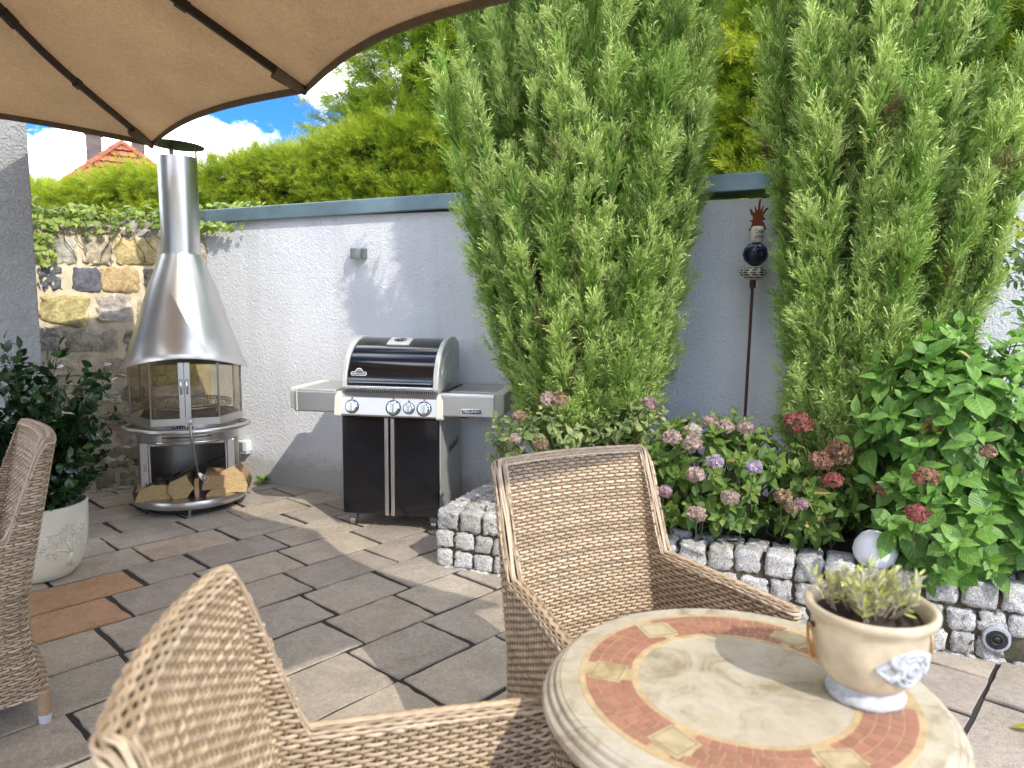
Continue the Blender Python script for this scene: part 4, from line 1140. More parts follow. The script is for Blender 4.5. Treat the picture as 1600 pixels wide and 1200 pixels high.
ch0 = thing('wicker_armchair', 'wicker armchair behind the round table, facing the camera in the sun', 'chair', (.240, 2.165, 0), math.atan2(-.89, .454) - math.pi / 2, 'wicker armchairs around the table')
for p_, nm in ((1, 'backrest'), (0, 'armrest'), (2, 'armrest')):
    o = mesh_np(nm, np.concatenate(parts_V[p_]), np.concatenate(parts_F[p_]), M_wick, ch0, np.concatenate(parts_C[p_]), smooth=True)
    mesh_np('wicker_gap_shade', np.concatenate(core_V[p_]), np.concatenate(core_F[p_]), M_wickd, o)
# seat and front apron
cnt = {0: 0}; parts_V = {0: []}; parts_F = {0: []}; parts_C = {0: []}
r = 0
y = .02
while y < .50:
    hwid = .262 + .149 * y - CT / 2 + .004; x = np.arange(-hwid, hwid + .001, STK / 2); m_ = len(x)
    zz = .418 + .003 * np.cos(np.pi * np.arange(m_) / 2 + r * math.pi) - .012 * (1 - (x / hwid) ** 2)
    ring = np.stack([np.stack([x, np.full(m_, y + .0050 * cx), zz + .0032 * cy], 1) for cx, cy in CS], 1)
    emit(0, ring, np.repeat(strand_col()[None], m_, 0)); y += PITCH; r += 1
for k in range(15):
    z = .41 - k * PITCH; hwid = .312; x = np.arange(-hwid, hwid + .001, STK / 2); m_ = len(x)
    yv = .492 + .003 * np.cos(np.pi * np.arange(m_) / 2 + k * math.pi)
    ring = np.stack([np.stack([x, yv + .0032 * cx, np.full(m_, z) + .005 * cy], 1) for cx, cy in CS], 1)
    emit(0, ring, np.repeat(strand_col()[None], m_, 0))
seat = mesh_np('seat', np.concatenate(parts_V[0]), np.concatenate(parts_F[0]), M_wick, ch0, np.concatenate(parts_C[0]), smooth=True)
m = MB(); m.box((0, .26, .405), (.54, .46, .012)); m.box((0, .482, .325), (.60, .008, .17)); m.build('wicker_gap_shade', M_wickd, seat)  # added dark backing, shade between the strands given as colour
# legs wound with cane, grey end caps
for x, y in ((.272, -.045), (-.272, -.045), (.325, .47), (-.325, .47)):
    m = MB(); hh_ = [(.0195 + .0022 * (k % 2), .032 + k * .0036) for k in range(24)]
    m.lathe(hh_, 16, (x, y, 0), (.36, .24, .14)); lg_ = m.build('leg', M_wick, ch0, smooth=True)
    m = MB(); m.lathe([(.0165, 0), (.0185, .003), (.0205, .034), (.019, .036)], 20, (x, y, 0)); m.build('foot_cap', M_cap, lg_, smooth=True, auto=40)
def dup(root, loc, rz, label):
    r = root.copy(); COL.objects.link(r); r.location = loc; r.rotation_euler = (0, 0, rz); r['label'] = label
    for ch in list(root.children):
        c = ch.copy(); COL.objects.link(c); c.parent = r
        for g_ in ch.children:
            d = g_.copy(); COL.objects.link(d); d.parent = c
    return r
dup(ch0, (-.365, 1.005, 0), math.atan2(.07, 1) - math.pi / 2 + R_(5), 'nearest wicker armchair, its back rising out of focus at the bottom left')
dup(ch0, (-1.80, 2.53, 0), math.atan2(-.65, -.76) - math.pi / 2, 'wicker armchair cut off by the left edge in front of the potted shrub')

# ------------------------------------------------------------------ round stone table with inlaid mosaic ring
TX, TY, TZ, TR = .436, 1.296, .74, .374
tb = thing('round_table', 'round cream marble table with an inlaid terracotta mosaic ring', 'table', (TX, TY, 0))
m = MB()
prof = [(0, TZ - .055), (TR - .020, TZ - .055), (TR - .006, TZ - .048), (TR, TZ - .038), (TR - .003, TZ - .028), (TR - .0105, TZ - .0235), (TR - .0115, TZ - .0240), (TR - .0120, TZ - .0205), (TR - .015, TZ - .0145), (TR - .0215, TZ - .0115), (TR - .0225, TZ - .0120), (TR - .023, TZ - .0090), (TR - .026, TZ - .0045), (TR - .032, TZ - .0022), (TR - .0330, TZ - .0026), (TR - .0345, TZ - .0004), (TR - .038, TZ), (.20, TZ), (0, TZ)]
m.lathe(prof, 144, (0, 0, 0)); tt = m.build('tabletop', M_marble, tb, smooth=True, auto=32)
ro_, ri_ = .292, .205
m = MB(); m.lathe([(ri_ - .012, TZ), (ri_ - .0115, TZ + .0007), (ro_ + .0115, TZ + .0007), (ro_ + .012, TZ)], 144); m.f = m.f[:-2]; m.m = m.m[:len(m.f)]
m.build('grout_ring', plain('ochre_grout', (.50, .37, .20), .6, 0, .25, 40), tt)
m = MB()
diam = [R_(a) for a in (118, 171, 228, 290, 350, 48)]
def near_d(a):
    return min(abs((a - d + math.pi) % (2 * math.pi) - math.pi) for d in diam)
rad = [ri_ + (ro_ - ri_) * k / 4 for k in range(5)]
for k in range(4):
    a = rng.uniform(0, .1); stop = a + 2 * math.pi
    while a < stop - .02:
        w = rng.uniform(.055, .105) * (.25 / rad[k]); a1 = min(a + w, stop - .004)
        r0, r1 = rad[k] + .0010 + rng.normal() * .0003, rad[k + 1] - .0010 + rng.normal() * .0003
        hw_ = .135 + (0 if k in (1, 2) else -.055)
        if near_d((a + a1) / 2) > hw_:
            e = .0011 / r0; nseg = 4; V = []
            for zz in (TZ + .0005, TZ + .0016):
                for t in range(nseg + 1): aa = a + e + (a1 - a - 2 * e) * t / nseg; V.append((r0 * math.cos(aa), r0 * math.sin(aa), zz))
                for t in range(nseg, -1, -1): aa = a + e + (a1 - a - 2 * e) * t / nseg; V.append((r1 * math.cos(aa), r1 * math.sin(aa), zz))
            n = 2 * nseg + 2; m.add(V, [tuple(range(n, 2 * n))] + [(i, (i + 1) % n, n + (i + 1) % n, n + i) for i in range(n)], jit((.34, .165, .108), .10))
        a = a1
m.build('mosaic_ring', M_terra, tt)
for d in diam:
    m = MB(); rm = (ro_ + ri_) / 2
    def dq(s, h, z): return [(rm * math.cos(d) + (math.cos(d) * x - math.sin(d) * y) * s, rm * math.sin(d) + (math.sin(d) * x + math.cos(d) * y) * s, z) for x, y in ((-.040, -.028), (.022, -.040), (.040, .026), (-.022, .038))]
    q = dq(1, 0, TZ + .0004) + dq(1, 0, TZ + .0022)
    m.add(q, [(4, 5, 6, 7)] + [(i, (i + 1) % 4, 4 + (i + 1) % 4, 4 + i) for i in range(4)], (1.0, .92, .72))
    il = m.build('inlay_tile', M_marble, tt)
    m = MB(); q = dq(.84, 0, TZ + .0026) + dq(.79, 0, TZ + .0026); m.add(q, [(i, (i + 1) % 4, 4 + (i + 1) % 4, 4 + i) for i in range(4)]); m.build('inlay_line', plain('inlay_brown', (.25, .18, .10), .6), il)
m = MB(); m.lathe([(.20, 0), (.20, .03), (.07, .06), (.05, .12), (.05, .60), (.09, .66), (.22, .69), (.22, .695)], 40); m.build('pedestal', M_blackmat, tb, smooth=True, auto=40)

# ------------------------------------------------------------------ urn with a lavender on the table
UX, UY = .650, 1.262
ur = thing('flower_urn', 'glazed ochre urn with whitewashed foot and side ring standing on the round table', 'plant pot', (UX, UY, TZ + .002), R_(-30))
m = MB()
m.lathe([(.030, .028), (.062, .030), (.080, .050), (.091, .080), (.0955, .112), (.0955, .135), (.0985, .146), (.106, .154), (.1115, .162), (.112, .170), (.1075, .175), (.0995, .172), (.0945, .162), (.091, .15), (.088, .12), (0, .12)], 64)
bw = m.build('bowl', M_urn, ur, smooth=True)
m = MB(); m.lathe([(.058, 0), (.0665, .001), (.068, .010), (.063, .018), (.057, .026), (.058, .034), (.064, .036), (.05, .04)], 48, fn=lambda k, a: .0012 * math.sin(a * 7 + k)); m.build('foot', M_urnw, ur, smooth=True)
m = MB()
for i in range(12):
    pass
V = []; F = []
for i in range(25):
    for j in range(24): 
        a = 2 * math.pi * j / 24; r_ = .089 * i / 24; V.append((r_ * math.cos(a), r_ * math.sin(a), .148 + rng.normal() * .0022 + .006 * math.sin(a * 3 + i)* (i / 24)))
for i in range(24):
    for j in range(24): F.append((i * 24 + j, i * 24 + (j + 1) % 24, (i + 1) * 24 + (j + 1) % 24, (i + 1) * 24 + j))
m.add(V, F); m.build('potting_soil', M_earth, ur, smooth=True)
# ring handle seen at the left
for ang_ in (R_(-158), R_(22)):
    m = MB(); c_, s_ = math.cos(ang_), math.sin(ang_)
    cen = Vector((c_ * .099, s_ * .099, .096)); t_ = Vector((-s_, c_, 0)); u_ = Vector((c_ * .10, s_ * .10, 1)).normalized()
    m.tube([cen + t_ * .021 * math.cos(2 * math.pi * i / 32) + u_ * .031 * math.sin(2 * math.pi * i / 32) for i in range(32)], .0028, 8, closed=True)
    rg_ = m.build('ring_handle', M_brass, ur, smooth=True)
    m = MB(); m.lathe([(.006, -.004), (.0065, .003), (0, .006)], 12, (c_ * .097, s_ * .097, .127)); m.build('ring_stud', M_rodm, rg_, smooth=True)
# raised whitewashed rosette with scrolls
ra = R_(-40)
def on_urn(u, v, d=0):
    a = ra + u / .094; r_ = np.interp(v, [.05, .08, .112, .135], [.080, .091, .0955, .0957]) + d
    return (r_ * math.cos(a), r_ * math.sin(a), v)
m = MB(); V = []; F = []
for i in range(9):
    for j in range(36):
        t = 2 * math.pi * j / 36; f = i / 8; k = 1 + .10 * math.cos(4 * t)
        V.append(on_urn(.062 * f * math.cos(t) * k, .092 + .034 * f * math.sin(t) * (1 + .08 * math.cos(3 * t)), .0045 * (1 - f ** 6) - .0006))
for i in range(8):
    for j in range(36): F.append((i * 36 + j, i * 36 + (j + 1) % 36, (i + 1) * 36 + (j + 1) % 36, (i + 1) * 36 + j))
m.add(V, F)
for rr, th in ((.031, .0056), (.020, .005), (.009, .006)):
    m.tube([on_urn(rr * math.cos(2 * math.pi * i / 28), .092 + rr * 1.0 * math.sin(2 * math.pi * i / 28), .001) for i in range(28)], th, 8, closed=True)
for s_ in (-1, 1):
    for vv, k_ in ((.098, 1), (.085, -1)):
        m.tube([on_urn(s_ * (.028 + .030 * t + .006 * math.sin(t * 9)), vv + k_ * .012 * math.sin(t * 4.2), .002) for t in np.linspace(0, 1, 14)], [.007 - .0035 * t for t in np.linspace(0, 1, 14)], 8)
for i in range(9):
    a = 2 * math.pi * i / 9; m.tube([on_urn(.021 * math.cos(a), .092 + .021 * math.sin(a), .003), on_urn(.031 * math.cos(a + .25), .092 + .031 * math.sin(a + .25), .001)], [.005, .003], 6)
m.build('relief_rosette', M_urnw, ur, smooth=True)

# ------------------------------------------------------------------ big glazed pot at the left with a tree in relief
PX, PY = -2.45, 3.68
pt = thing('plant_pot', 'large cream glazed plant pot with a raised flowering tree motif beside the left chair', 'plant pot', (PX, PY, 0))
pprof = [(.12, .0), (.145, .010), (.178, .05), (.201, .11), (.215, .18), (.223, .26), (.226, .34), (.227, .385), (.224, .395), (.215, .394), (.211, .38), (.208, .34), (0, .34)]
m = MB(); m.lathe(pprof, 72); m.build('pot', M_potc, pt, smooth=True)
fa = math.atan2(-PY, -PX + .0) + R_(30)
def on_pot(u, v, d=0):
    r_ = np.interp(v, [.012, .06, .12, .19, .27, .34], [.145, .181, .203, .216, .223, .226]) + d; a = fa + u / .215
    return (r_ * math.cos(a), r_ * math.sin(a), v)
m = MB()
m.tube([on_pot(.03, .085), on_pot(.028, .12), on_pot(.03, .155)], [.016, .011, .010], 8)
for e_ in ((-.05, .185), (.075, .19), (.0, .215), (.05, .225)): m.tube([on_pot(.03, .15), on_pot(.03 + (e_[0] - .03) * .5, .15 + (e_[1] - .15) * .7), on_pot(*e_)], [.009, .007, .004], 7)
m.build('relief_trunk', M_potc, pt, smooth=True)
for (u, v) in ((-.085, .165), (-.11, .205), (-.05, .215), (-.075, .255), (-.01, .235), (.0, .285), (.045, .255), (.055, .205), (.09, .225), (.10, .27), (.045, .295), (-.03, .265), (-.055, .15)):
    m = MB(); ph = rng.uniform(0, 1)
    for i in range(5):
        a = ph + i * 1.257
        m.tube([on_pot(u + .006 * math.cos(a), v + .006 * math.sin(a), .001), on_pot(u + .015 * math.cos(a), v + .015 * math.sin(a), .003), on_pot(u + .025 * math.cos(a), v + .025 * math.sin(a), .0005)], [.003, .0068, .002], 7)
    m.lathe([(.006, -.002), (.005, .005), (0, .007)], 10, on_pot(u, v)); m.build('relief_flower', M_potc, pt, smooth=True)
# ------------------------------------------------------------------ leaf templates
def leaf_t(prof, fold=.18, curl=.12, tip=0):
    """rows of left/mid/right points along a leaf of length 1: (v, half width)"""
    V, UV = [], []
    for v, w in prof:
        z = -curl * v * v
        for s in (-1, 0, 1): V.append((s * w, v, z + (fold * w if s else 0))); UV.append((.5 + .5 * s * min(1, w / .3), v))
    F = []
    for i in range(len(prof) - 1):
        a = 3 * i; F += [(a, a + 1, a + 4, a + 3), (a + 1, a + 2, a + 5, a + 4)]
    return np.array(V), np.array(F), np.array(UV)
OV = leaf_t([(0, .01), (.12, .17), (.32, .29), (.55, .30), (.78, .18), (.93, .06), (1, .004)], .22, .22)
OV2 = leaf_t([(0, .01), (.10, .14), (.30, .30), (.52, .335), (.72, .26), (.88, .12), (1.02, .004)], .16, .30)
EL = leaf_t([(0, .012), (.25, .17), (.55, .21), (.8, .13), (1, .006)], .25, .15)
NA = leaf_t([(0, .02), (.4, .075), (.8, .06), (1, .01)], .1, .1)
def tri_spray(pairs, wid, ang, l0, l1, zj, r):
    V, F = [], []
    def tri(a, b, c): n = len(V); V.extend([a, b, c]); F.append((n, n + 1, n + 2))
    tri((-.018, 0, 0), (.018, 0, 0), (0, 1, 0))
    for i in range(pairs):
        f = i / max(1, pairs - 1); y = .06 + .80 * f; L = l0 + (l1 - l0) * f
        for s in (-1, 1):
            yy = y + s * .02; a = ang * (1 + r.normal() * .15); zz = r.normal() * zj * L
            tip = (s * L * math.sin(a), yy + L * math.cos(a), zz); px, py = math.cos(a) * wid, -math.sin(a) * wid * s
            tri((0, yy - wid, 0), (s * L * .45 * math.sin(a) + s * px * .9, yy + L * .45 * math.cos(a) + py, zz * .4), tip)
    return np.array(V), np.array(F)
tr = np.random.default_rng(3)
JS = [tri_spray(5, .070, .48, .34, .22, .55, tr) for _ in range(4)]
TS = [tri_spray(6, .060, .72, .50, .22, .22, tr) for _ in range(4)]
def merge(chunks):
    V, F, C = [], [], []; b = 0
    for v, f, c in chunks: V.append(v); F.append(f + b); C.append(c); b += len(v)
    return np.concatenate(V), np.concatenate(F), np.concatenate(C)
def sprays(T, pos, d, scl, col, up=None):
    ch = []; pick = rng.integers(len(T), size=len(pos)); rot = frames(d, up)
    for k, (tv, tf) in enumerate(T):
        s = pick == k
        if s.any():
            sh = .80 + .4 * tv[:, 1]
            ch.append(instance(tv, tf, pos[s], rot[s], scl[s], col[s], sh))
    return merge(ch)

def spindle():
    V, F = [], []
    for y, r_ in ((.0, .5), (.25, 1.0), (.6, .75), (1.0, .05)):
        for k in range(5): V.append((r_ * math.cos(k * 1.2566), y, r_ * math.sin(k * 1.2566)))
    for i in range(3):
        for k in range(5): F.append((i * 5 + k, i * 5 + (k + 1) % 5, i * 5 + 5 + (k + 1) % 5, i * 5 + 5 + k))
    return np.array(V), np.array(F)
SPIN = spindle()
# ------------------------------------------------------------------ the two upright junipers
def juniper(name, label, cx, cy, zb, H, left, right, perp, nst, seed, pale, wall_gap=.06):
    """left/right: half widths along the wall as (z, w) lists"""
    global rng
    keep = rng; rng = np.random.default_rng(seed)
    root = thing(name, label, 'tree', (cx, cy, zb))
    E1 = np.array([WD[0], WD[1], 0]); E2 = np.array([-WN[0], -WN[1], 0])          # along the wall to the right; towards the camera
    def env(z, phi):
        a = np.where(np.cos(phi) > 0, np.interp(z, *zip(*right)), np.interp(z, *zip(*left)))
        b = np.interp(z, *zip(*perp)); b = np.where(np.sin(phi) < 0, np.minimum(b, .40), b)
        return a * np.cos(phi), b * np.sin(phi)
    pos, dr, scl, col = [], [], [], []; cores = []
    tk = MB()
    n = 0
    for i in range(nst):
        phi = i * 2.39996 + rng.normal() * .2
        rho = ((i + .5) / nst) ** .55
        h = H * (rng.uniform(.80, 1.0) if rho < .5 else rng.uniform(.26, .98))          # outer branches end at every height: a fan
        ex, ey = env(np.array([zb + h]), np.array([phi])); k = .55 + .45 * rho if rho > .4 else rho
        tip = np.array([cx, cy, zb + h]) + E1 * ex[0] * k + E2 * ey[0] * k
        base_p = np.array([cx, cy, zb]) + E1 * (.10 * math.cos(phi) * rho) + E2 * (.10 * math.sin(phi) * rho)
        t = np.linspace(0, 1, 60)
        bow = np.array([tip[0] - cx, tip[1] - cy, 0]) * rng.uniform(.02, .16)
        P = base_p[None] + (tip - base_p)[None] * t[:, None] + bow[None] * np.sin(math.pi * t)[:, None]
        T = unit(np.gradient(P, axis=0))
        if rho < .35 or i % 9 == 0: tk.tube([tuple(P[q] - np.array([cx, cy, zb])) for q in range(0, 50, 6)], [.016 * (1 - q / 60) + .003 for q in range(0, 50, 6)], 6)
        base = rng.random()
        hot = rng.random() < pale
        npl = int(h / .034 * (1.0 if rho > .4 else .55))
        t0_ = .05 if rho > .4 else .45
        for tt in np.sort(rng.uniform(t0_, 1.0, npl)):
            q = min(59, int(tt * 59)); p = P[q]
            out = np.array([p[0] - cx, p[1] - cy, 0]); out = out / (np.linalg.norm(out) + 1e-6)
            aim = unit(E1 * rng.normal() + E2 * rng.normal() * .9)
            d = unit(T[q] * 1.1 + out * .26 * rho + aim * .40 + np.array([0, 0, .12]))
            L = (rng.uniform(.12, .30) if rng.random() < .8 else rng.uniform(.28, .42)) * (1.1 - .5 * tt)
            m = int(29 * L / .2)
            u = rng.uniform(.0, 1, m) ** .8
            spread = unit(rng.normal(size=(m, 3)))
            sp = .046 * (1 - .75 * u)[:, None]
            pp = p[None] + d[None] * (u * L)[:, None] + spread * sp * rng.uniform(.2, 1, (m, 1))
            dd = unit(d[None] * 1.0 + spread * .62 + np.array([0, 0, .12]))
            pos.append(pp); dr.append(dd); scl.append(rng.uniform(.042, .092, m) * rng.uniform(.8, 1.2) * (1.15 - .3 * u))
            w = rng.random() * .55 + base * .45
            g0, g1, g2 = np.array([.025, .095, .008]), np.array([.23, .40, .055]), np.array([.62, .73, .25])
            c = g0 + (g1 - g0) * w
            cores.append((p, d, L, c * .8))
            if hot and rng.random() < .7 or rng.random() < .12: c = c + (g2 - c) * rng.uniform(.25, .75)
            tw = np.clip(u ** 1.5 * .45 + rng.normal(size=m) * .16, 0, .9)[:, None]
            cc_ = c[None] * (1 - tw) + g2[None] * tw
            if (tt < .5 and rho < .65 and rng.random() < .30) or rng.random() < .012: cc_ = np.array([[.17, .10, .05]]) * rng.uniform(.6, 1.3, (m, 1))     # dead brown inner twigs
            col.append(cc_)
    pos = np.concatenate(pos); dr = np.concatenate(dr); scl = np.concatenate(scl); col = np.clip(np.concatenate(col), .008, 1)
    # keep clear of the wall
    off = (pos[:, :2] - W0) @ WN
    ok = (off < -wall_gap) | (pos[:, 2] > 2.22)
    pos, dr, scl, col = pos[ok], dr[ok], scl[ok], col[ok]
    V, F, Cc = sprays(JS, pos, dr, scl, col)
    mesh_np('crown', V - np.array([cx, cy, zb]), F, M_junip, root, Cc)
    cp, cd, cl, ccl = [np.array(q) for q in zip(*cores)]
    ck = ((cp[:, :2] - W0) @ WN < -wall_gap - .03) | (cp[:, 2] > 2.22)
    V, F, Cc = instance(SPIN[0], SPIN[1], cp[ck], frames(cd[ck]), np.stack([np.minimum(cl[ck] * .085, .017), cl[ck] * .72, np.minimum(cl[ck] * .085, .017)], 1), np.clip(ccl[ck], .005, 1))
    mesh_np('light_block_cores', V - np.array([cx, cy, zb]), F, M_junip, root, Cc, smooth=True)  # added opaque spindles that stop light passing through, so gaps go dark
    tk.build('trunk', M_bark, root, smooth=True)
    rng = keep
juniper('juniper', 'broad vase shaped juniper between the barbecue and the garden stake', .46, 4.17, .27, 3.9,
        [(.27, .20), (.65, .38), (1.0, .44), (1.35, .54), (1.6, .70), (1.8, .68), (2.1, .74), (2.5, .82), (2.9, 1.02), (3.3, 1.0), (4.2, .6)],
        [(.27, .16), (.65, .42), (1.0, .53), (1.3, .62), (1.45, .62), (1.7, .58), (2.1, .62), (2.6, .64), (3.2, .70), (4.2, .3)],
        [(.27, .20), (.8, .34), (1.6, .46), (2.5, .5), (4.2, .3)], 80, 11, .5)
juniper('juniper', 'slimmer upright juniper to the right of the garden stake', 1.70, 3.62, .27, 3.9,
        [(.27, .20), (.75, .38), (1.3, .34), (1.7, .31), (2.1, .30), (2.4, .38), (3.2, .50), (4.2, .3)],
        [(.27, .20), (.75, .34), (1.3, .36), (1.7, .46), (1.95, .60), (2.3, .72), (2.8, .72), (3.3, .70), (4.2, .3)],
        [(.27, .20), (.8, .30), (1.6, .36), (2.5, .42), (4.2, .3)], 72, 23, .4)

# ------------------------------------------------------------------ thuja hedge and tall thujas behind the walls
def frond_cluster(p, d, L, w, m, up):
    """a flat bough: fronds fanned to both sides of its axis"""
    d = unit(d); side = unit(np.cross(d, up)); u = rng.uniform(0, 1, m)
    s = rng.uniform(-1, 1, m) * (1 - .55 * u)
    pp = p[None] + d[None] * (u * L)[:, None] + side[None] * (s * w)[:, None] + rng.normal(size=(m, 3)) * .012
    dd = unit(d[None] + side[None] * (s * 1.1)[:, None] + rng.normal(size=(m, 3)) * .22)
    return pp, dd, u
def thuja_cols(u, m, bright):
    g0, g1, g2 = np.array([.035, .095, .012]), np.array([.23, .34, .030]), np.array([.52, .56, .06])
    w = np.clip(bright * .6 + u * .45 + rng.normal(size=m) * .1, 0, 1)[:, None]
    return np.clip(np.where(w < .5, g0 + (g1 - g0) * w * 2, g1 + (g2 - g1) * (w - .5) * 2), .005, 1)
def thuja_tree(label, cx, cy, H, R, seed, nb=620, bright=.5, zmin=1.6):
    global rng
    keep = rng; rng = np.random.default_rng(seed)
    root = thing('thuja', label, 'tree', (cx, cy, 0), 0, 'tall thujas behind the garden wall')
    P, Dd, S, Cc = [], [], [], []
    face = math.atan2(-cy, -cx)
    for i in range(nb):
        z = zmin + (H - zmin) * rng.random() ** 1.15
        R_z = R * (1 - (z / H) ** 3.2) * (.86 + .20 * math.sin(i * 1.7) * rng.random()) + .06
        a = face + rng.uniform(-1.95, 1.95)
        out = np.array([math.cos(a), math.sin(a), 0])
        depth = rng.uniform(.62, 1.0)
        p = np.array([cx, cy, z]) + out * (R_z * depth - .16)
        d = unit(out * 1.0 + np.array([0, 0, rng.uniform(-.35, .75)]) + rng.normal(size=3) * .2)
        up = unit(rng.normal(size=3) + np.array([0, 0, .9]))
        m = 30; pp, dd, u = frond_cluster(p, d, rng.uniform(.26, .44), .16, m, up)
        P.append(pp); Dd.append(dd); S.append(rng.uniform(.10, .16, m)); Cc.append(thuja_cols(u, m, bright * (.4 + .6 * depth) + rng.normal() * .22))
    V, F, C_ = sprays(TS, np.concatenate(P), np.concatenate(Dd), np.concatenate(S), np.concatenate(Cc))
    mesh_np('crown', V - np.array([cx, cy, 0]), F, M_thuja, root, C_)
    m = MB(); m.tube([(0, 0, 0), (0, 0, H * .5), (0, 0, H * .95)], [.13, .08, .01], 10); m.build('trunk', M_bark, root, smooth=True)
    # solid dark core, the crown's inner shade put into its colour
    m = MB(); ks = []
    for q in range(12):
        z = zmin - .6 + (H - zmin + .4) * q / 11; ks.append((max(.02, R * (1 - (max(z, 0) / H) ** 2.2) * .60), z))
    m.lathe(ks, 20, fn=lambda k, a: .08 * math.sin(a * 3 + k)); m.build('shade_core', plain('crown_shade', (.018, .022, .010), .95, var=.6, scale=20), root)
    rng = keep
thuja_tree('tall thuja above the hedge, left of the broad juniper', -.45, 7.8, 6.2, 1.75, 31, 1900, .46)
thuja_tree('tall thuja directly behind the broad juniper', 1.10, 7.0, 6.2, 1.25, 32, 900, .5)
thuja_tree('tall thuja filling the gap between the two junipers', 2.45, 6.2, 5.8, 1.15, 33, 1150, .66)
thuja_tree('tall thuja at the right edge behind the slimmer juniper', 4.05, 5.6, 5.8, 1.25, 34, 1000, .58)
he = thing('hedge', 'clipped golden green thuja hedge above the stone wall and the garden wall', 'hedge', (-2.0, 6.9, 0))
HO = np.array([-2.0, 6.9, 0])
ha, hb = np.array([-5.3, 7.25]), np.array([.75, 6.25])
hd = unit(hb - ha); hn = np.array([hd[1], -hd[0]]); HLn = np.linalg.norm(hb - ha)
def htop(s): x = (ha + hd * s)[0]; return np.interp(x, [-5.3, -4.4, -3.6, -3.0, -2.4, -1.75, -1.2, -.2, .75], [2.5, 2.50, 2.60, 2.62, 2.74, 2.88, 2.98, 2.98, 2.95]) + .03 * math.sin(s * 5.1) + .02 * math.sin(s * 13)
P, Dd, S, Cc = [], [], [], []
for i in range(3300):
    s = rng.uniform(0, HLn); zt = htop(s)
    topside = rng.random() < .36
    if topside:
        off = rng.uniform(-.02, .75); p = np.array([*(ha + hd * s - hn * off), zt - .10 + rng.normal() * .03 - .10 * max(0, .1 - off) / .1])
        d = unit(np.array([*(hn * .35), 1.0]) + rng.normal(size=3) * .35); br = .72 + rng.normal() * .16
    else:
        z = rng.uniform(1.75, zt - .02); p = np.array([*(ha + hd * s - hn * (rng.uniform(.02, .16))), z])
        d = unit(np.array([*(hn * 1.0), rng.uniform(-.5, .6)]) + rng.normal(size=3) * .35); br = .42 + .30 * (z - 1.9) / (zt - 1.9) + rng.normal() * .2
    up = unit(rng.normal(size=3) + np.array([0, 0, .5]))
    m = 22; pp, dd, u = frond_cluster(p, d, rng.uniform(.12, .22), .08, m, up)
    P.append(pp); Dd.append(dd); S.append(rng.uniform(.055, .092, m)); Cc.append(thuja_cols(u, m, br + .08))
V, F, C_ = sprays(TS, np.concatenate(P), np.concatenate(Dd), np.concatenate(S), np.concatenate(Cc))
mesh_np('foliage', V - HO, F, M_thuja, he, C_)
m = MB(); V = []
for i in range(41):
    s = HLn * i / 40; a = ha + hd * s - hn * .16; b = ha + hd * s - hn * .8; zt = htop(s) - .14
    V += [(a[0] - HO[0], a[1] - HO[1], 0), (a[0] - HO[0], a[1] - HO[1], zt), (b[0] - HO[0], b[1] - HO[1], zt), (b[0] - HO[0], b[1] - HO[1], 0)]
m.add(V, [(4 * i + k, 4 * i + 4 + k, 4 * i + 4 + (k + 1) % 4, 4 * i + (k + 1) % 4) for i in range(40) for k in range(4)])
m.build('shade_core', plain('hedge_shade', (.020, .026, .010), .95, var=.6, scale=20), he)  # added box core against see-through, interior shade put into its dark colour
# thin upright shoots standing out of the hedge top
m = MB(); P, Dd, S, Cc = [], [], [], []
for i in range(46):
    s = rng.choice([rng.uniform(.5, 1.6), rng.uniform(1.6, HLn)]); p = np.array([*(ha + hd * s - hn * rng.uniform(.1, .5)), htop(s) - .05]); L = rng.uniform(.10, .30)
    tip = p + np.array([rng.normal() * .03, rng.normal() * .03, L]); m.tube([tuple(p - HO), tuple(tip - HO)], [.003, .0012], 4)
    k = int(L / .028); u = np.linspace(.1, 1, k); P.append(p[None] + (tip - p)[None] * u[:, None]); Dd.append(unit(np.array([0, 0, 1.]) + rng.normal(size=(k, 3)) * .55)); S.append(rng.uniform(.035, .06, k)); Cc.append(thuja_cols(u, k, .55))
V, F, C_ = sprays(TS, np.concatenate(P), np.concatenate(Dd), np.concatenate(S), np.concatenate(Cc))
sh_ = mesh_np('shoots', V - HO, F, M_thuja, he, C_)

# ------------------------------------------------------------------ ivy over the stone wall
def ivy_leaf():
    o = [(0, 0), (.30, -.10), (.52, .16), (.34, .34), (.40, .62), (.16, .60), (0, 1.0), (-.16, .60), (-.40, .62), (-.34, .34), (-.52, .16), (-.30, -.10)]
    V = [(0, .38, .06)] + [(x, y, -.10 * (x * x + (y - .4) ** 2) * 2) for x, y in o]
    return np.array(V), np.array([(0, 1 + i, 1 + (i + 1) % 12) for i in range(12)])
IV = ivy_leaf()
iv = thing('ivy', 'pale green ivy trailing over the top of the stone wall and the coping end', 'ivy', (-2.9, 5.55, 1.95)); IO = np.array([-2.9, 5.55, 1.95])
pos, nrm, sz, col = [], [], [], []
stm = MB()
def ivy_at(p, n_, s, bright):
    pos.append(p); nrm.append(n_); sz.append(s * 1.12)
    c = np.array([.055, .125, .022]) + (np.array([.36, .44, .10]) - np.array([.055, .125, .022])) * np.clip(bright + rng.normal() * .25, 0, 1); col.append(c)
SN3 = np.array([-SN[0], -SN[1], 0])
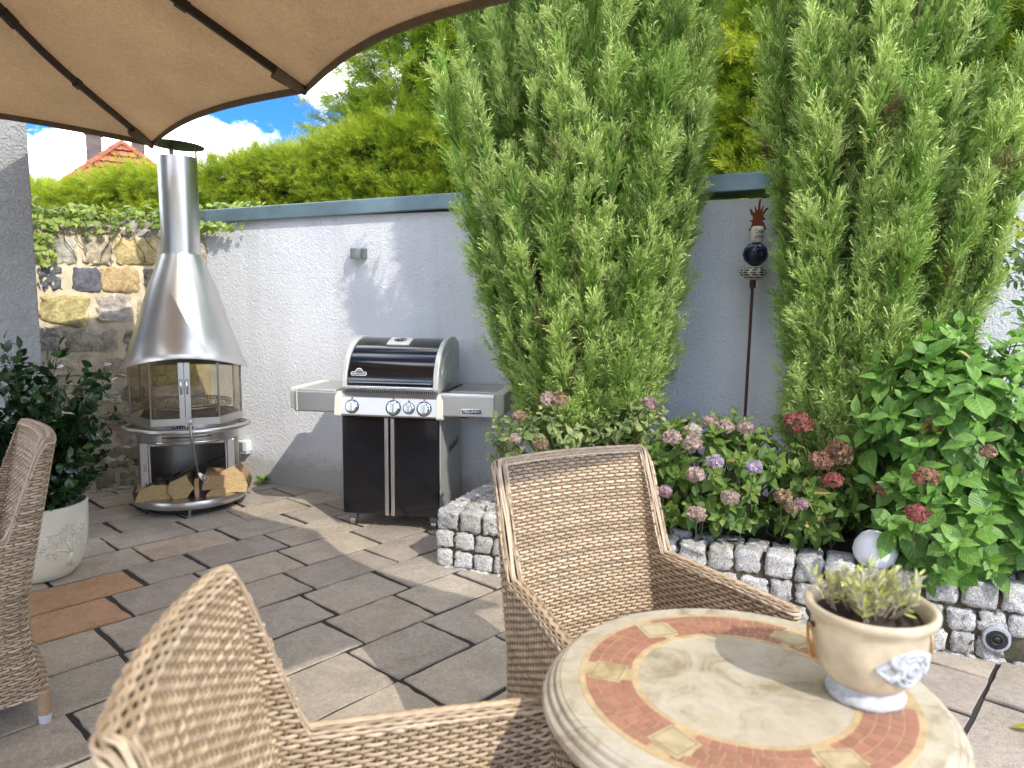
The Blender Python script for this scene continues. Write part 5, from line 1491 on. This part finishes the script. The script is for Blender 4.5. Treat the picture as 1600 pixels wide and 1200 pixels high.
for i in range(760):
    s = rng.uniform(-.12, 1.35)
    dens = 1.0 if s > .62 or s < .34 else (.45 if s > .40 else .8)
    if rng.random() > dens: continue
    b = rng.random()
    drop = abs(rng.normal()) * (.055 if s > .6 else .04)
    if s > .95: drop *= 1.5
    z = 2.075 - drop + rng.uniform(-.01, .07)
    f = .02 + rng.uniform(0, .05) if z < 2.0 else rng.uniform(-.22, .04)
    p = np.array([*(SP + SD * s), z]) + SN3 * f
    ivy_at(p, unit(SN3 * (1.0 if z < 2.02 else .45) + np.array([0, 0, .75]) + rng.normal(size=3) * .45), rng.uniform(.030, .062), .35 + .5 * b)
for i in range(44):                                                   # strand hanging lower left
    z = rng.uniform(1.68, 1.9); p = np.array([*(SP + SD * rng.uniform(1.02, 1.16)), z]) + SN3 * .05; ivy_at(p, unit(SN3 + np.array([0, 0, .3]) + rng.normal(size=3) * .4), rng.uniform(.03, .055), .8)
for i in range(150):                                                  # over the coping of the garden wall
    s = wall_s(-2.45) + abs(rng.normal()) * .26
    if s > wall_s(-1.9): continue
    low = rng.random() < .55
    if low: p = np.array(wall_pt(s, .06 + rng.uniform(0, .03), 2.02 - rng.uniform(-.015, .055)))
    else: p = np.array(wall_pt(s, rng.uniform(-.2, .03), 2.165 + rng.uniform(0, .03)))
    ivy_at(p, unit(np.array([*-WN, .5 if low else 1.4]) + rng.normal(size=3) * .4), rng.uniform(.028, .052), .75)
pos, nrm, sz, col = map(np.array, (pos, nrm, sz, col))
dn = unit(np.cross(np.cross(nrm, np.array([0, 0, -1.0]) + rng.normal(size=nrm.shape) * .7), nrm))
rot = frames(dn, nrm)
V, F, C_ = instance(IV[0], IV[1], pos, rot, sz, col, np.r_[1.25, np.ones(12)])
mesh_np('leaves', V - IO, F, M_ivyl, iv, C_)
for i in range(16):
    s = .1 + i * .075; pts = [np.array([*(SP + SD * (s + .04 * math.sin(q * 1.3 + i))), 2.06 - q * .035 * (1 + (i % 3) * .5)]) + SN3 * (.03 + .01 * math.sin(q)) for q in range(6)]
    stm.tube([tuple(p - IO) for p in pts], .003, 5)
stm.build('stem', M_bark, iv)

# ------------------------------------------------------------------ flowering shrubs
def floret():
    V, F = [], []
    for k in range(4):
        a = k * math.pi / 2; c, s = math.cos(a), math.sin(a); n = len(V)
        for x, y, z in ((0, 0, 0), (.42, -.36, .05), (.95, -.22, .0), (1.0, .22, .0), (.42, .36, .05)): V.append((c * x - s * y, s * x + c * y, z))
        F += [(n, n + 1, n + 2), (n, n + 2, n + 3), (n, n + 3, n + 4)]
    return np.array(V), np.array(F)
FLO = floret()
FCOL = dict(pink=(.46, .28, .34), lilac=(.42, .32, .48), brown=(.34, .22, .13), beige=(.52, .42, .31), red=(.38, .105, .105), rust=(.34, .17, .115), white=(.62, .55, .46))
def flower_head(c, r, kind, root, squash=.78, n=120):
    """a rounded head of four-petalled florets facing the camera and the sky"""
    O = np.array(root.location); c = np.array(c)
    face = unit(np.array([-c[0] * .35, -c[1] * .35, .9]))
    q = unit(rng.normal(size=(n * 2, 3))); q = q[(q @ face) > -.15][:n]; n = len(q)
    p = c[None] + q * r * np.array([1, 1, squash]) * rng.uniform(.82, 1.05, (n, 1))
    base = np.array(FCOL[kind]); alt = np.array(FCOL[{'red': 'rust', 'rust': 'brown', 'brown': 'beige', 'beige': 'pink', 'pink': 'beige', 'lilac': 'white', 'white': 'beige'}[kind]])
    w = rng.random((n, 1)) * .6
    col = base * (1 - w) + alt * w; col *= rng.uniform(.75, 1.2, (n, 1))
    rot = frames(unit(rng.normal(size=(n, 3))), unit(q + rng.normal(size=(n, 3)) * .35))
    V, F, C_ = instance(FLO[0], FLO[1], p, rot, rng.uniform(.0085, .0135, n) * (r / .04) ** .4, col)
    o = mesh_np('flower_head', V - O, F, M_flow, root, C_)
    s = MB(); s.tube([tuple(c - O - np.array([0, 0, r * .3])), tuple(c - O + np.array([rng.normal() * .02, .03, -.14]))], .0025, 5); s.build('flower_stalk', M_stem, o)
def shrub(name, label, base, tips, dirs, leafT, size, npair, cols, root_cat='shrub', mat=None, wilt=0, droop=.25, stemr=.004):
    base = np.array(base); root = thing(name, label, root_cat, tuple(base))
    P, D, Nn, S, C_ = [], [], [], [], []
    st = MB()
    for p, d in zip(tips, dirs):
        d = unit(d); a = unit(np.cross(d, rng.normal(size=3))); b = np.cross(d, a); tone = rng.random()
        for k in range(npair):
            f = k / max(1, npair - 1); q = p - d * (.02 + .085 * f * size / .08)
            for s_ in (-1, 1):
                ax = a if k % 2 else b; ax = unit(ax * s_ + rng.normal(size=3) * .18)
                ld = unit(ax * (.55 + .75 * f) + d * (.85 - .75 * f) - np.array([0, 0, droop * f]))
                P.append(q); D.append(ld); Nn.append(unit(d + np.array([0, 0, .5]) + rng.normal(size=3) * .15)); S.append(size * rng.uniform(.55, 1.2) * (.55 + .5 * min(1, f * 1.6)))
                c = np.array(cols[0]) + (np.array(cols[1]) - np.array(cols[0])) * np.clip(tone * .6 + (1 - f) * .4 + rng.normal() * .12, 0, 1)
                if rng.random() < wilt: c = np.array((.42, .33, .12)) * rng.uniform(.7, 1.1)
                C_.append(c)
        mid = base * .45 + p * .55 + rng.normal(size=3) * .03 - np.array([0, 0, .03]); st.tube([tuple((base + rng.normal(size=3) * np.array([.05, .05, 0])) - base), tuple(mid - base), tuple(p - d * .03 - base)], [stemr * 1.4, stemr, stemr * .6], 5)
    P, D, Nn, S, C_ = map(np.array, (P, D, Nn, S, C_)); S = np.stack([S * rng.uniform(.78, 1.15, len(S)), S, S * rng.uniform(-.2, 2.4, len(S))], 1)
    tv, tf, uv = leafT
    V, F, Cc = instance(tv, tf, P, frames(D, Nn), S, C_)
    mesh_np('foliage', V - base, F, mat or M_leaf, root, Cc, smooth=True, uv=np.tile(uv, (len(P), 1)))
    st.build('stems', M_stem, root)
    return root
def dome(c, rx, ry, rz, n, seed, lo=-.35, jit_=.08, inner=.25):
    """shoot tips spread over the sides of a rounded bush that the camera or the sky can see"""
    r = np.random.default_rng(seed); out, dd = [], []
    view = unit(np.array([-c[0], -c[1], .25]))
    k = 0
    while len(out) < n:
        q = unit(r.normal(size=3)); k += 1
        if q[2] < lo or (q @ view) < -.30: continue
        f = 1 - inner * r.random() ** 2
        p = np.array(c) + q * np.array([rx, ry, rz]) * f + r.normal(size=3) * jit_ * .3
        if k < 4000 and any(np.linalg.norm(p - o) < .55 * (4 * rx * rz / n) ** .5 for o in out): continue
        out.append(p); dd.append(q * np.array([1, 1, .8]) + np.array([0, 0, .45]) + view * .25)
    return out, dd
# right: big leaves
t, d = dome((2.00, 3.21, .86), .47, .38, .52, 150, 5, -.75)
t2, d2 = dome((2.05, 3.02, .53), .42, .30, .26, 70, 6, -.6)
t3 = [np.array(q) for q in ((1.66, 2.93, .565), (1.60, 2.95, .55), (1.70, 3.0, .585), (1.80, 2.98, .50), (1.76, 2.96, .44))]; t = t + t3; d = d + [np.array([-.3, -.8, .5])] * len(t3)
hr = shrub('hydrangea', 'big leaved hydrangea with red heads at the right edge of the bed', (2.02, 3.32, .27), t + t2, d + d2, OV2, .125, 4, [(.060, .16, .026), (.21, .38, .08)], wilt=.012)
for (p, r, k) in (((2.08, 2.84, .99), .05, 'red'), ((2.16, 2.80, .975), .06, 'red'), ((2.13, 2.82, .925), .04, 'rust'), ((1.90, 2.86, .87), .03, 'brown'), ((1.60, 2.80, .63), .040, 'red'), ((1.66, 2.86, .765), .045, 'rust'), ((1.76, 3.0, .95), .03, 'rust'), ((2.06, 2.83, .79), .03, 'brown')):
    flower_head(p, r, k, hr)
# middle: flowering, small leaves
t, d = dome((1.00, 3.55, .60), .47, .32, .31, 150, 8, -.7)
hm = shrub('hydrangea', 'wide hydrangea with lilac and faded beige heads below the garden stake', (1.00, 3.62, .27), t, d, OV, .078, 4, [(.052, .125, .018), (.19, .27, .055)], wilt=.015)
for (p, r, k) in (((0.943, 3.42, 0.887), .042, 'beige'), ((1.011, 3.40, 0.868), .04, 'beige'), ((1.096, 3.38, 0.868), .042, 'beige'), ((0.848, 3.36, 0.855), .045, 'white'), ((0.825, 3.28, 0.808), .05, 'beige'), ((0.74, 3.32, .83), .045, 'beige'), ((0.91, 3.20, 0.745), .04, 'lilac'), ((1.08, 3.18, 0.725), .038, 'lilac'), ((0.82, 3.18, 0.69), .045, 'beige'), ((0.695, 3.22, 0.60), .035, 'pink'), ((0.825, 3.16, 0.515), .048, 'beige'), ((0.965, 3.14, 0.597), .042, 'beige'), ((1.197, 3.14, 0.605), .04, 'brown'), ((1.29, 3.16, 0.565), .034, 'pink'), ((1.235, 3.14, .555), .03, 'brown')):
    flower_head(p, r * .86, k, hm)
# small one with tall red heads between them
t, d = dome((1.42, 3.36, .52), .22, .2, .22, 46, 9, -.6)
hs = shrub('hydrangea', 'small hydrangea with tall rust red heads in front of the slimmer juniper', (1.42, 3.40, .27), t, d, OV, .080, 4, [(.045, .115, .018), (.16, .24, .05)], wilt=.03)
for (p, r, k) in (((1.36, 3.42, 0.885), .062, 'red'), ((1.49, 3.26, 0.79), .055, 'rust'), ((1.50, 3.26, .76), .045, 'brown'), ((1.40, 3.24, 0.745), .05, 'rust'), ((1.45, 3.22, 0.66), .042, 'red'), ((1.62, 3.1, .65), .03, 'rust')):
    flower_head(p, r, k, hs)
# left, behind the chair: pale variegated leaves
t, d = dome((.22, 3.92, .70), .36, .24, .24, 70, 10, -.6)
t2, d2 = dome((.66, 3.86, .74), .26, .22, .22, 60, 12, -.6)
hl = shrub('hydrangea', 'pale leaved hydrangea with sparse beige heads behind the sunlit chair', (.40, 3.95, .27), t + t2, d + d2, OV, .056, 4, [(.12, .19, .05), (.36, .42, .17)], wilt=.03)
for (p, r, k) in (((.19, 3.68, .955), .045, 'beige'), ((.235, 3.67, .955), .045, 'brown'), ((.69, 3.62, .945), .035, 'pink'), ((.04, 3.72, .86), .03, 'brown'), ((.02, 3.72, .74), .03, 'beige'), ((.15, 3.70, .72), .035, 'brown')):
    flower_head(p, r, k, hl)
# dead twig sticking up behind the chair
m = MB(); m.tube([(0, 0, 0), (.01, 0, .25), (.0, 0, .42)], .004, 6); m.tube([(.008, 0, .30), (-.04, 0, .40)], .003, 5); m.tube([(.006, 0, .33), (.05, 0, .41)], .003, 5)
tg = m.build('bare_twig', plain('grey_twig', (.30, .25, .19), .9), None); tg.location = (.405, 3.55, .33); tag(tg, 'bare forked grey twig poking up just behind the sunlit chair back', 'twig')

# ------------------------------------------------------------------ potted shrub at the left
po_ = np.array([PX, PY, .345])
root = thing('potted_shrub', 'dark green glossy leaved shrub growing in the cream pot at the left', 'shrub', tuple(po_))
P, D, Nn, S, C_ = [], [], [], [], []; st = MB()
for i in range(165):
    a = rng.uniform(0, 2 * math.pi); e = rng.uniform(.0, 1)
    z = .06 + .88 * e ** .9; R0 = np.interp(z, [0, .15, .35, .55, .8, .95], [.22, .37, .41, .34, .29, .12])
    tip = np.array([math.cos(a) * R0, math.sin(a) * R0, z]) * np.array([1, 1, 1]) * rng.uniform(.65, 1.08) + rng.normal(size=3) * .03
    b0 = np.array([math.cos(a) * .05, math.sin(a) * .05, 0]); mid = np.array([tip[0] * .45, tip[1] * .45, tip[2] * .62])
    if i == 0: tip = np.array([.46, -.02, .72]); mid = np.array([.22, 0, .55])
    pts = [b0 * (1 - t) ** 2 + mid * 2 * t * (1 - t) + tip * t * t for t in np.linspace(0, 1, 12)]
    st.tube([tuple(p) for p in pts[::2] + [pts[-1]]], [.004, .0035, .003, .0022, .0018, .0014, .001], 5)
    T = unit(pts[-1] - pts[-3])
    for k in range(27):
        t = .25 + .75 * k / 26; p = pts[min(11, int(t * 11))] + rng.normal(size=3) * .006
        ld = unit(unit(rng.normal(size=3)) * .9 + T * .8 + np.array([0, 0, .12])); P.append(p + po_); D.append(ld); Nn.append(unit(np.array([0, 0, 1.0]) + rng.normal(size=3) * .5)); S.append(rng.uniform(.042, .072))
        C_.append(np.array((.012, .035, .010)) + np.array((.028, .060, .018)) * rng.random() ** 1.5)
P, D, Nn, S, C_ = map(np.array, (P, D, Nn, S, C_)); tv, tf, uv = EL
V, F, Cc = instance(tv * np.array([1.5, 1, 1]), tf, P, frames(D, Nn), S, C_)
mesh_np('foliage', V - po_, F, M_leafd, root, Cc, smooth=True, uv=np.tile(uv, (len(P), 1))); st.build('stems', M_bark, root, smooth=True)

# ------------------------------------------------------------------ lavender in the urn
lo_ = np.array([UX, UY, TZ + .15]); root = thing('lavender', 'straggly silvery lavender growing in the ochre urn', 'plant', tuple(lo_))
P, D, S, C_ = [], [], [], []; st = MB()
for i in range(44):
    a = rng.uniform(0, 6.28); r0 = rng.uniform(0, .04); L = rng.uniform(.03, .09)
    b0 = np.array([math.cos(a) * r0 + .005, math.sin(a) * r0, 0]); lean_ = unit(np.array([math.cos(a) * .55, math.sin(a) * .55, 1.1]) + rng.normal(size=3) * .2); tip = b0 + lean_ * L
    if i < 5: b0 = np.array([-.062, .03, 0]) + rng.normal(size=3) * .006; tip = b0 + np.array([rng.normal() * .015 - .01, 0, rng.uniform(.055, .085)])
    st.tube([tuple(b0), tuple((b0 + tip) / 2 + rng.normal(size=3) * .004), tuple(tip)], [.0022, .0016, .001], 5)
    for k in range(20):
        t = .25 + .75 * k / 19; P.append(lo_ + b0 + (tip - b0) * t); D.append(unit(unit(rng.normal(size=3)) * .75 + lean_ * .8)); S.append(rng.uniform(.012, .026))
        C_.append((np.array((.50, .48, .34)) if rng.random() < .62 else np.array((.58, .62, .16))) * rng.uniform(.7, 1.15))
P, D, S, C_ = map(np.array, (P, D, S, C_)); tv, tf, uv = NA
V, F, Cc = instance(tv * np.array([1.3, 1, 1]), tf, P, frames(D), S, C_); mesh_np('leaves', V - lo_, F, M_silv, root, Cc, smooth=True); st.build('stems', plain('dry_stem', (.34, .28, .20), .9), root)

# ------------------------------------------------------------------ wisteria hanging in at the right edge
wo = np.array([2.55, 3.55, 1.75]); root = thing('wisteria', 'feathery wisteria leaves hanging in from the right edge in front of the white wall', 'climber', tuple(wo))
P, D, Nn, S, C_ = [], [], [], [], []; st = MB()
def pinnate(a, b, npair, size, tone):
    a, b = np.array(a) - np.array([.06, 0, 0]), np.array(b) - np.array([.09, 0, 0]); ax = unit(b - a); view = unit(np.array([-.45, -.8, .5])); side = unit(np.cross(ax, view))
    mid = (a + b) / 2 + np.array([0, 0, .03])
    pts = [a * (1 - t) ** 2 + mid * 2 * t * (1 - t) + b * t * t for t in np.linspace(0, 1, 9)]
    st.tube([tuple(p - wo) for p in pts], [.003 - .0002 * k for k in range(9)], 5)
    for k in range(npair):
        t = .15 + .8 * k / max(1, npair - 1); p = pts[int(t * 8)]
        for s_ in (-1, 1):
            P.append(p); D.append(unit(side * s_ + ax * .55 + rng.normal(size=3) * .15 - np.array([0, 0, .12]))); Nn.append(unit(view + rng.normal(size=3) * .3)); S.append(size * 1.15 * rng.uniform(.8, 1.1)); C_.append(tone)
    P.append(pts[-1]); D.append(ax); Nn.append(view); S.append(size * 1.1); C_.append(tone)
dk, md, yl = np.array((.030, .085, .016)), np.array((.085, .18, .025)), np.array((.28, .34, .02))
for a, b, n_, s_, c_ in (((2.50, 3.40, 1.62), (2.19, 3.36, 1.79), 6, .055, md), ((2.52, 3.42, 1.60), (2.25, 3.36, 1.69), 5, .060, md * 1.2), ((2.52, 3.38, 1.60), (2.26, 3.34, 1.64), 5, .060, dk), ((2.44, 3.36, 1.62), (2.22, 3.34, 1.53), 5, .052, dk), ((2.40, 3.34, 1.56), (2.16, 3.32, 1.51), 6, .036, dk),
        ((2.56, 3.42, 1.70), (2.33, 3.38, 1.82), 6, .055, yl * .8), ((2.58, 3.40, 1.66), (2.40, 3.36, 1.80), 5, .055, yl), ((2.60, 3.40, 1.50), (2.36, 3.34, 1.42), 6, .050, md), ((2.60, 3.38, 1.44), (2.36, 3.30, 1.34), 6, .050, md * .8), ((2.60, 3.40, 1.40), (2.42, 3.34, 1.26), 5, .05, dk), ((2.62, 3.4, 1.62), (2.46, 3.36, 1.50), 5, .055, md), ((2.62, 3.4, 1.68), (2.42, 3.4, 1.70), 6, .06, md * 1.1), ((2.62, 3.42, 1.36), (2.46, 3.36, 1.36), 5, .05, md)):
    pinnate(a, b, n_, s_, c_)
P, D, Nn, S, C_ = map(np.array, (P, D, Nn, S, C_)); C_ = C_ * rng.uniform(.8, 1.2, (len(C_), 1)); tv, tf, uv = leaf_t([(0, .01), (.15, .13), (.4, .20), (.65, .17), (.88, .07), (1, .004)], .15, .15)
V, F, Cc = instance(tv, tf, P, frames(D, Nn), S, C_); mesh_np('leaves', V - wo, F, M_leaf, root, Cc, smooth=True, uv=np.tile(uv, (len(P), 1)))
st.tube([(.14, -.1, -1.5), (.12, -.12, -.4), (.10, -.14, .0), (.08, -.1, .3)], [.014, .012, .008, .004], 8); st.build('stem', M_stem, root, smooth=True)

# ------------------------------------------------------------------ little things on the ground
wd = np.array([-1.955, 5.60, 0]); root = thing('weed', 'small bright green weed growing at the foot of the white wall', 'weed', tuple(wd))
n_ = 26; a = rng.uniform(0, 6.28, n_); P = wd + np.stack([np.cos(a) * .02, np.sin(a) * .02, rng.uniform(.01, .05, n_)], 1); D = unit(np.stack([np.cos(a), np.sin(a), rng.uniform(.1, 1.2, n_)], 1))
V, F, Cc = instance(OV2[0], OV2[1], P, frames(D, np.tile([0, 0, 1.], (n_, 1))), rng.uniform(.03, .055, n_), np.tile([.14, .30, .03], (n_, 1)) * rng.uniform(.8, 1.2, (n_, 1)))
mesh_np('leaves', V - wd, F, M_leaf, root, Cc, smooth=True, uv=np.tile(OV2[2], (n_, 1)))
m = MB(); m.tube([(0, 0, -.01), (0, 0, .05)], .003, 6); m.build('stem', M_stem, root)
def fallen(loc, size, col, rz, label):
    tv, tf, uv = OV; V = tv * size; o = mesh_np('fallen_leaf', V, tf, M_leaf, None, np.tile(col, (len(V), 1)), smooth=True, uv=uv); o.location = loc; o.rotation_euler = (.12, .1, rz); tag(o, label, 'leaf')
fallen((1.80, 2.34, .012), .075, (.36, .36, .05), 1.2, 'yellow fallen leaf on the paving at the lower right edge')
fallen((1.555, 3.03, .332), .06, (.16, .20, .05), 1.3, 'green fallen leaf lying on top of the granite bed wall')
# ------------------------------------------------------------------ sky, sun, camera
SUNL = Vector((-.57, .82, -.869)).normalized()      # way the light travels
elev = math.asin(-SUNL.z); azi = math.atan2(-SUNL.x, -SUNL.y)
world = bpy.data.worlds.new('World'); scene.world = world; world.use_nodes = True
nt = world.node_tree; bg = nt.nodes['Background']
sky = nt.nodes.new('ShaderNodeTexSky'); sky.sky_type = 'NISHITA'; sky.sun_disc = False
sky.sun_elevation = elev; sky.sun_rotation = azi; sky.air_density = 1.0; sky.dust_density = .4; sky.ozone_density = 3.0
tc = nt.nodes.new('ShaderNodeTexCoord'); mp = nt.nodes.new('ShaderNodeMapping'); mp.inputs['Scale'].default_value = (1, 1, 1.9); mp.inputs['Location'].default_value = (.55, .1, .32)
nt.links.new(tc.outputs['Generated'], mp.inputs['Vector'])
n1 = noise(nt, mp.outputs['Vector'], 5.2, 9, .58, .25)
mask = ramp(nt, n1, [(.48, 0.0), (.60, 1.0)])
shade = ramp(nt, noise(nt, mp.outputs['Vector'], 9, 6), [(.3, (17, 17.2, 17.6)), (.7, (27, 26.6, 25.6))])
blue = mul(nt, sky.outputs['Color'], (.15, .40, .80))
nt.links.new(mul(nt, blue, shade, mask, 'MIX'), bg.inputs['Color'])
bg.inputs['Strength'].default_value = SKY
sd = bpy.data.lights.new('Sun', 'SUN'); sd.energy = SUN; sd.angle = R_(.5); sd.color = (1, .94, .84)
so = bpy.data.objects.new('Sun', sd); COL.objects.link(so); so.rotation_euler = SUNL.to_track_quat('-Z', 'Y').to_euler(); so.location = (3, -4, 6)
cam = bpy.data.cameras.new('Camera'); co = bpy.data.objects.new('Camera', cam); COL.objects.link(co)
cam.sensor_width = 36; cam.sensor_fit = 'HORIZONTAL'; cam.lens = 1140 / 1600 * 36; cam.clip_start = .05; cam.clip_end = 1500
up = Vector((.009, 1, 130 / 1140)).normalized(); fw = Vector((0, 0, -1)); y = (fw - up * fw.dot(up)).normalized(); x = y.cross(up)
co.matrix_world = Matrix.Translation((0, 0, 1.45)) @ Matrix((x, y, up)).to_4x4()
cam.dof.use_dof = True; cam.dof.focus_distance = 3.8; cam.dof.aperture_fstop = FSTOP
scene.camera = co
vs = scene.view_settings; vs.view_transform = 'Standard'; vs.look = 'None'; vs.exposure = EXPO; vs.gamma = 1
scene.cycles.max_bounces = 7; scene.cycles.diffuse_bounces = 3; scene.cycles.glossy_bounces = 4; scene.cycles.transparent_max_bounces = 12
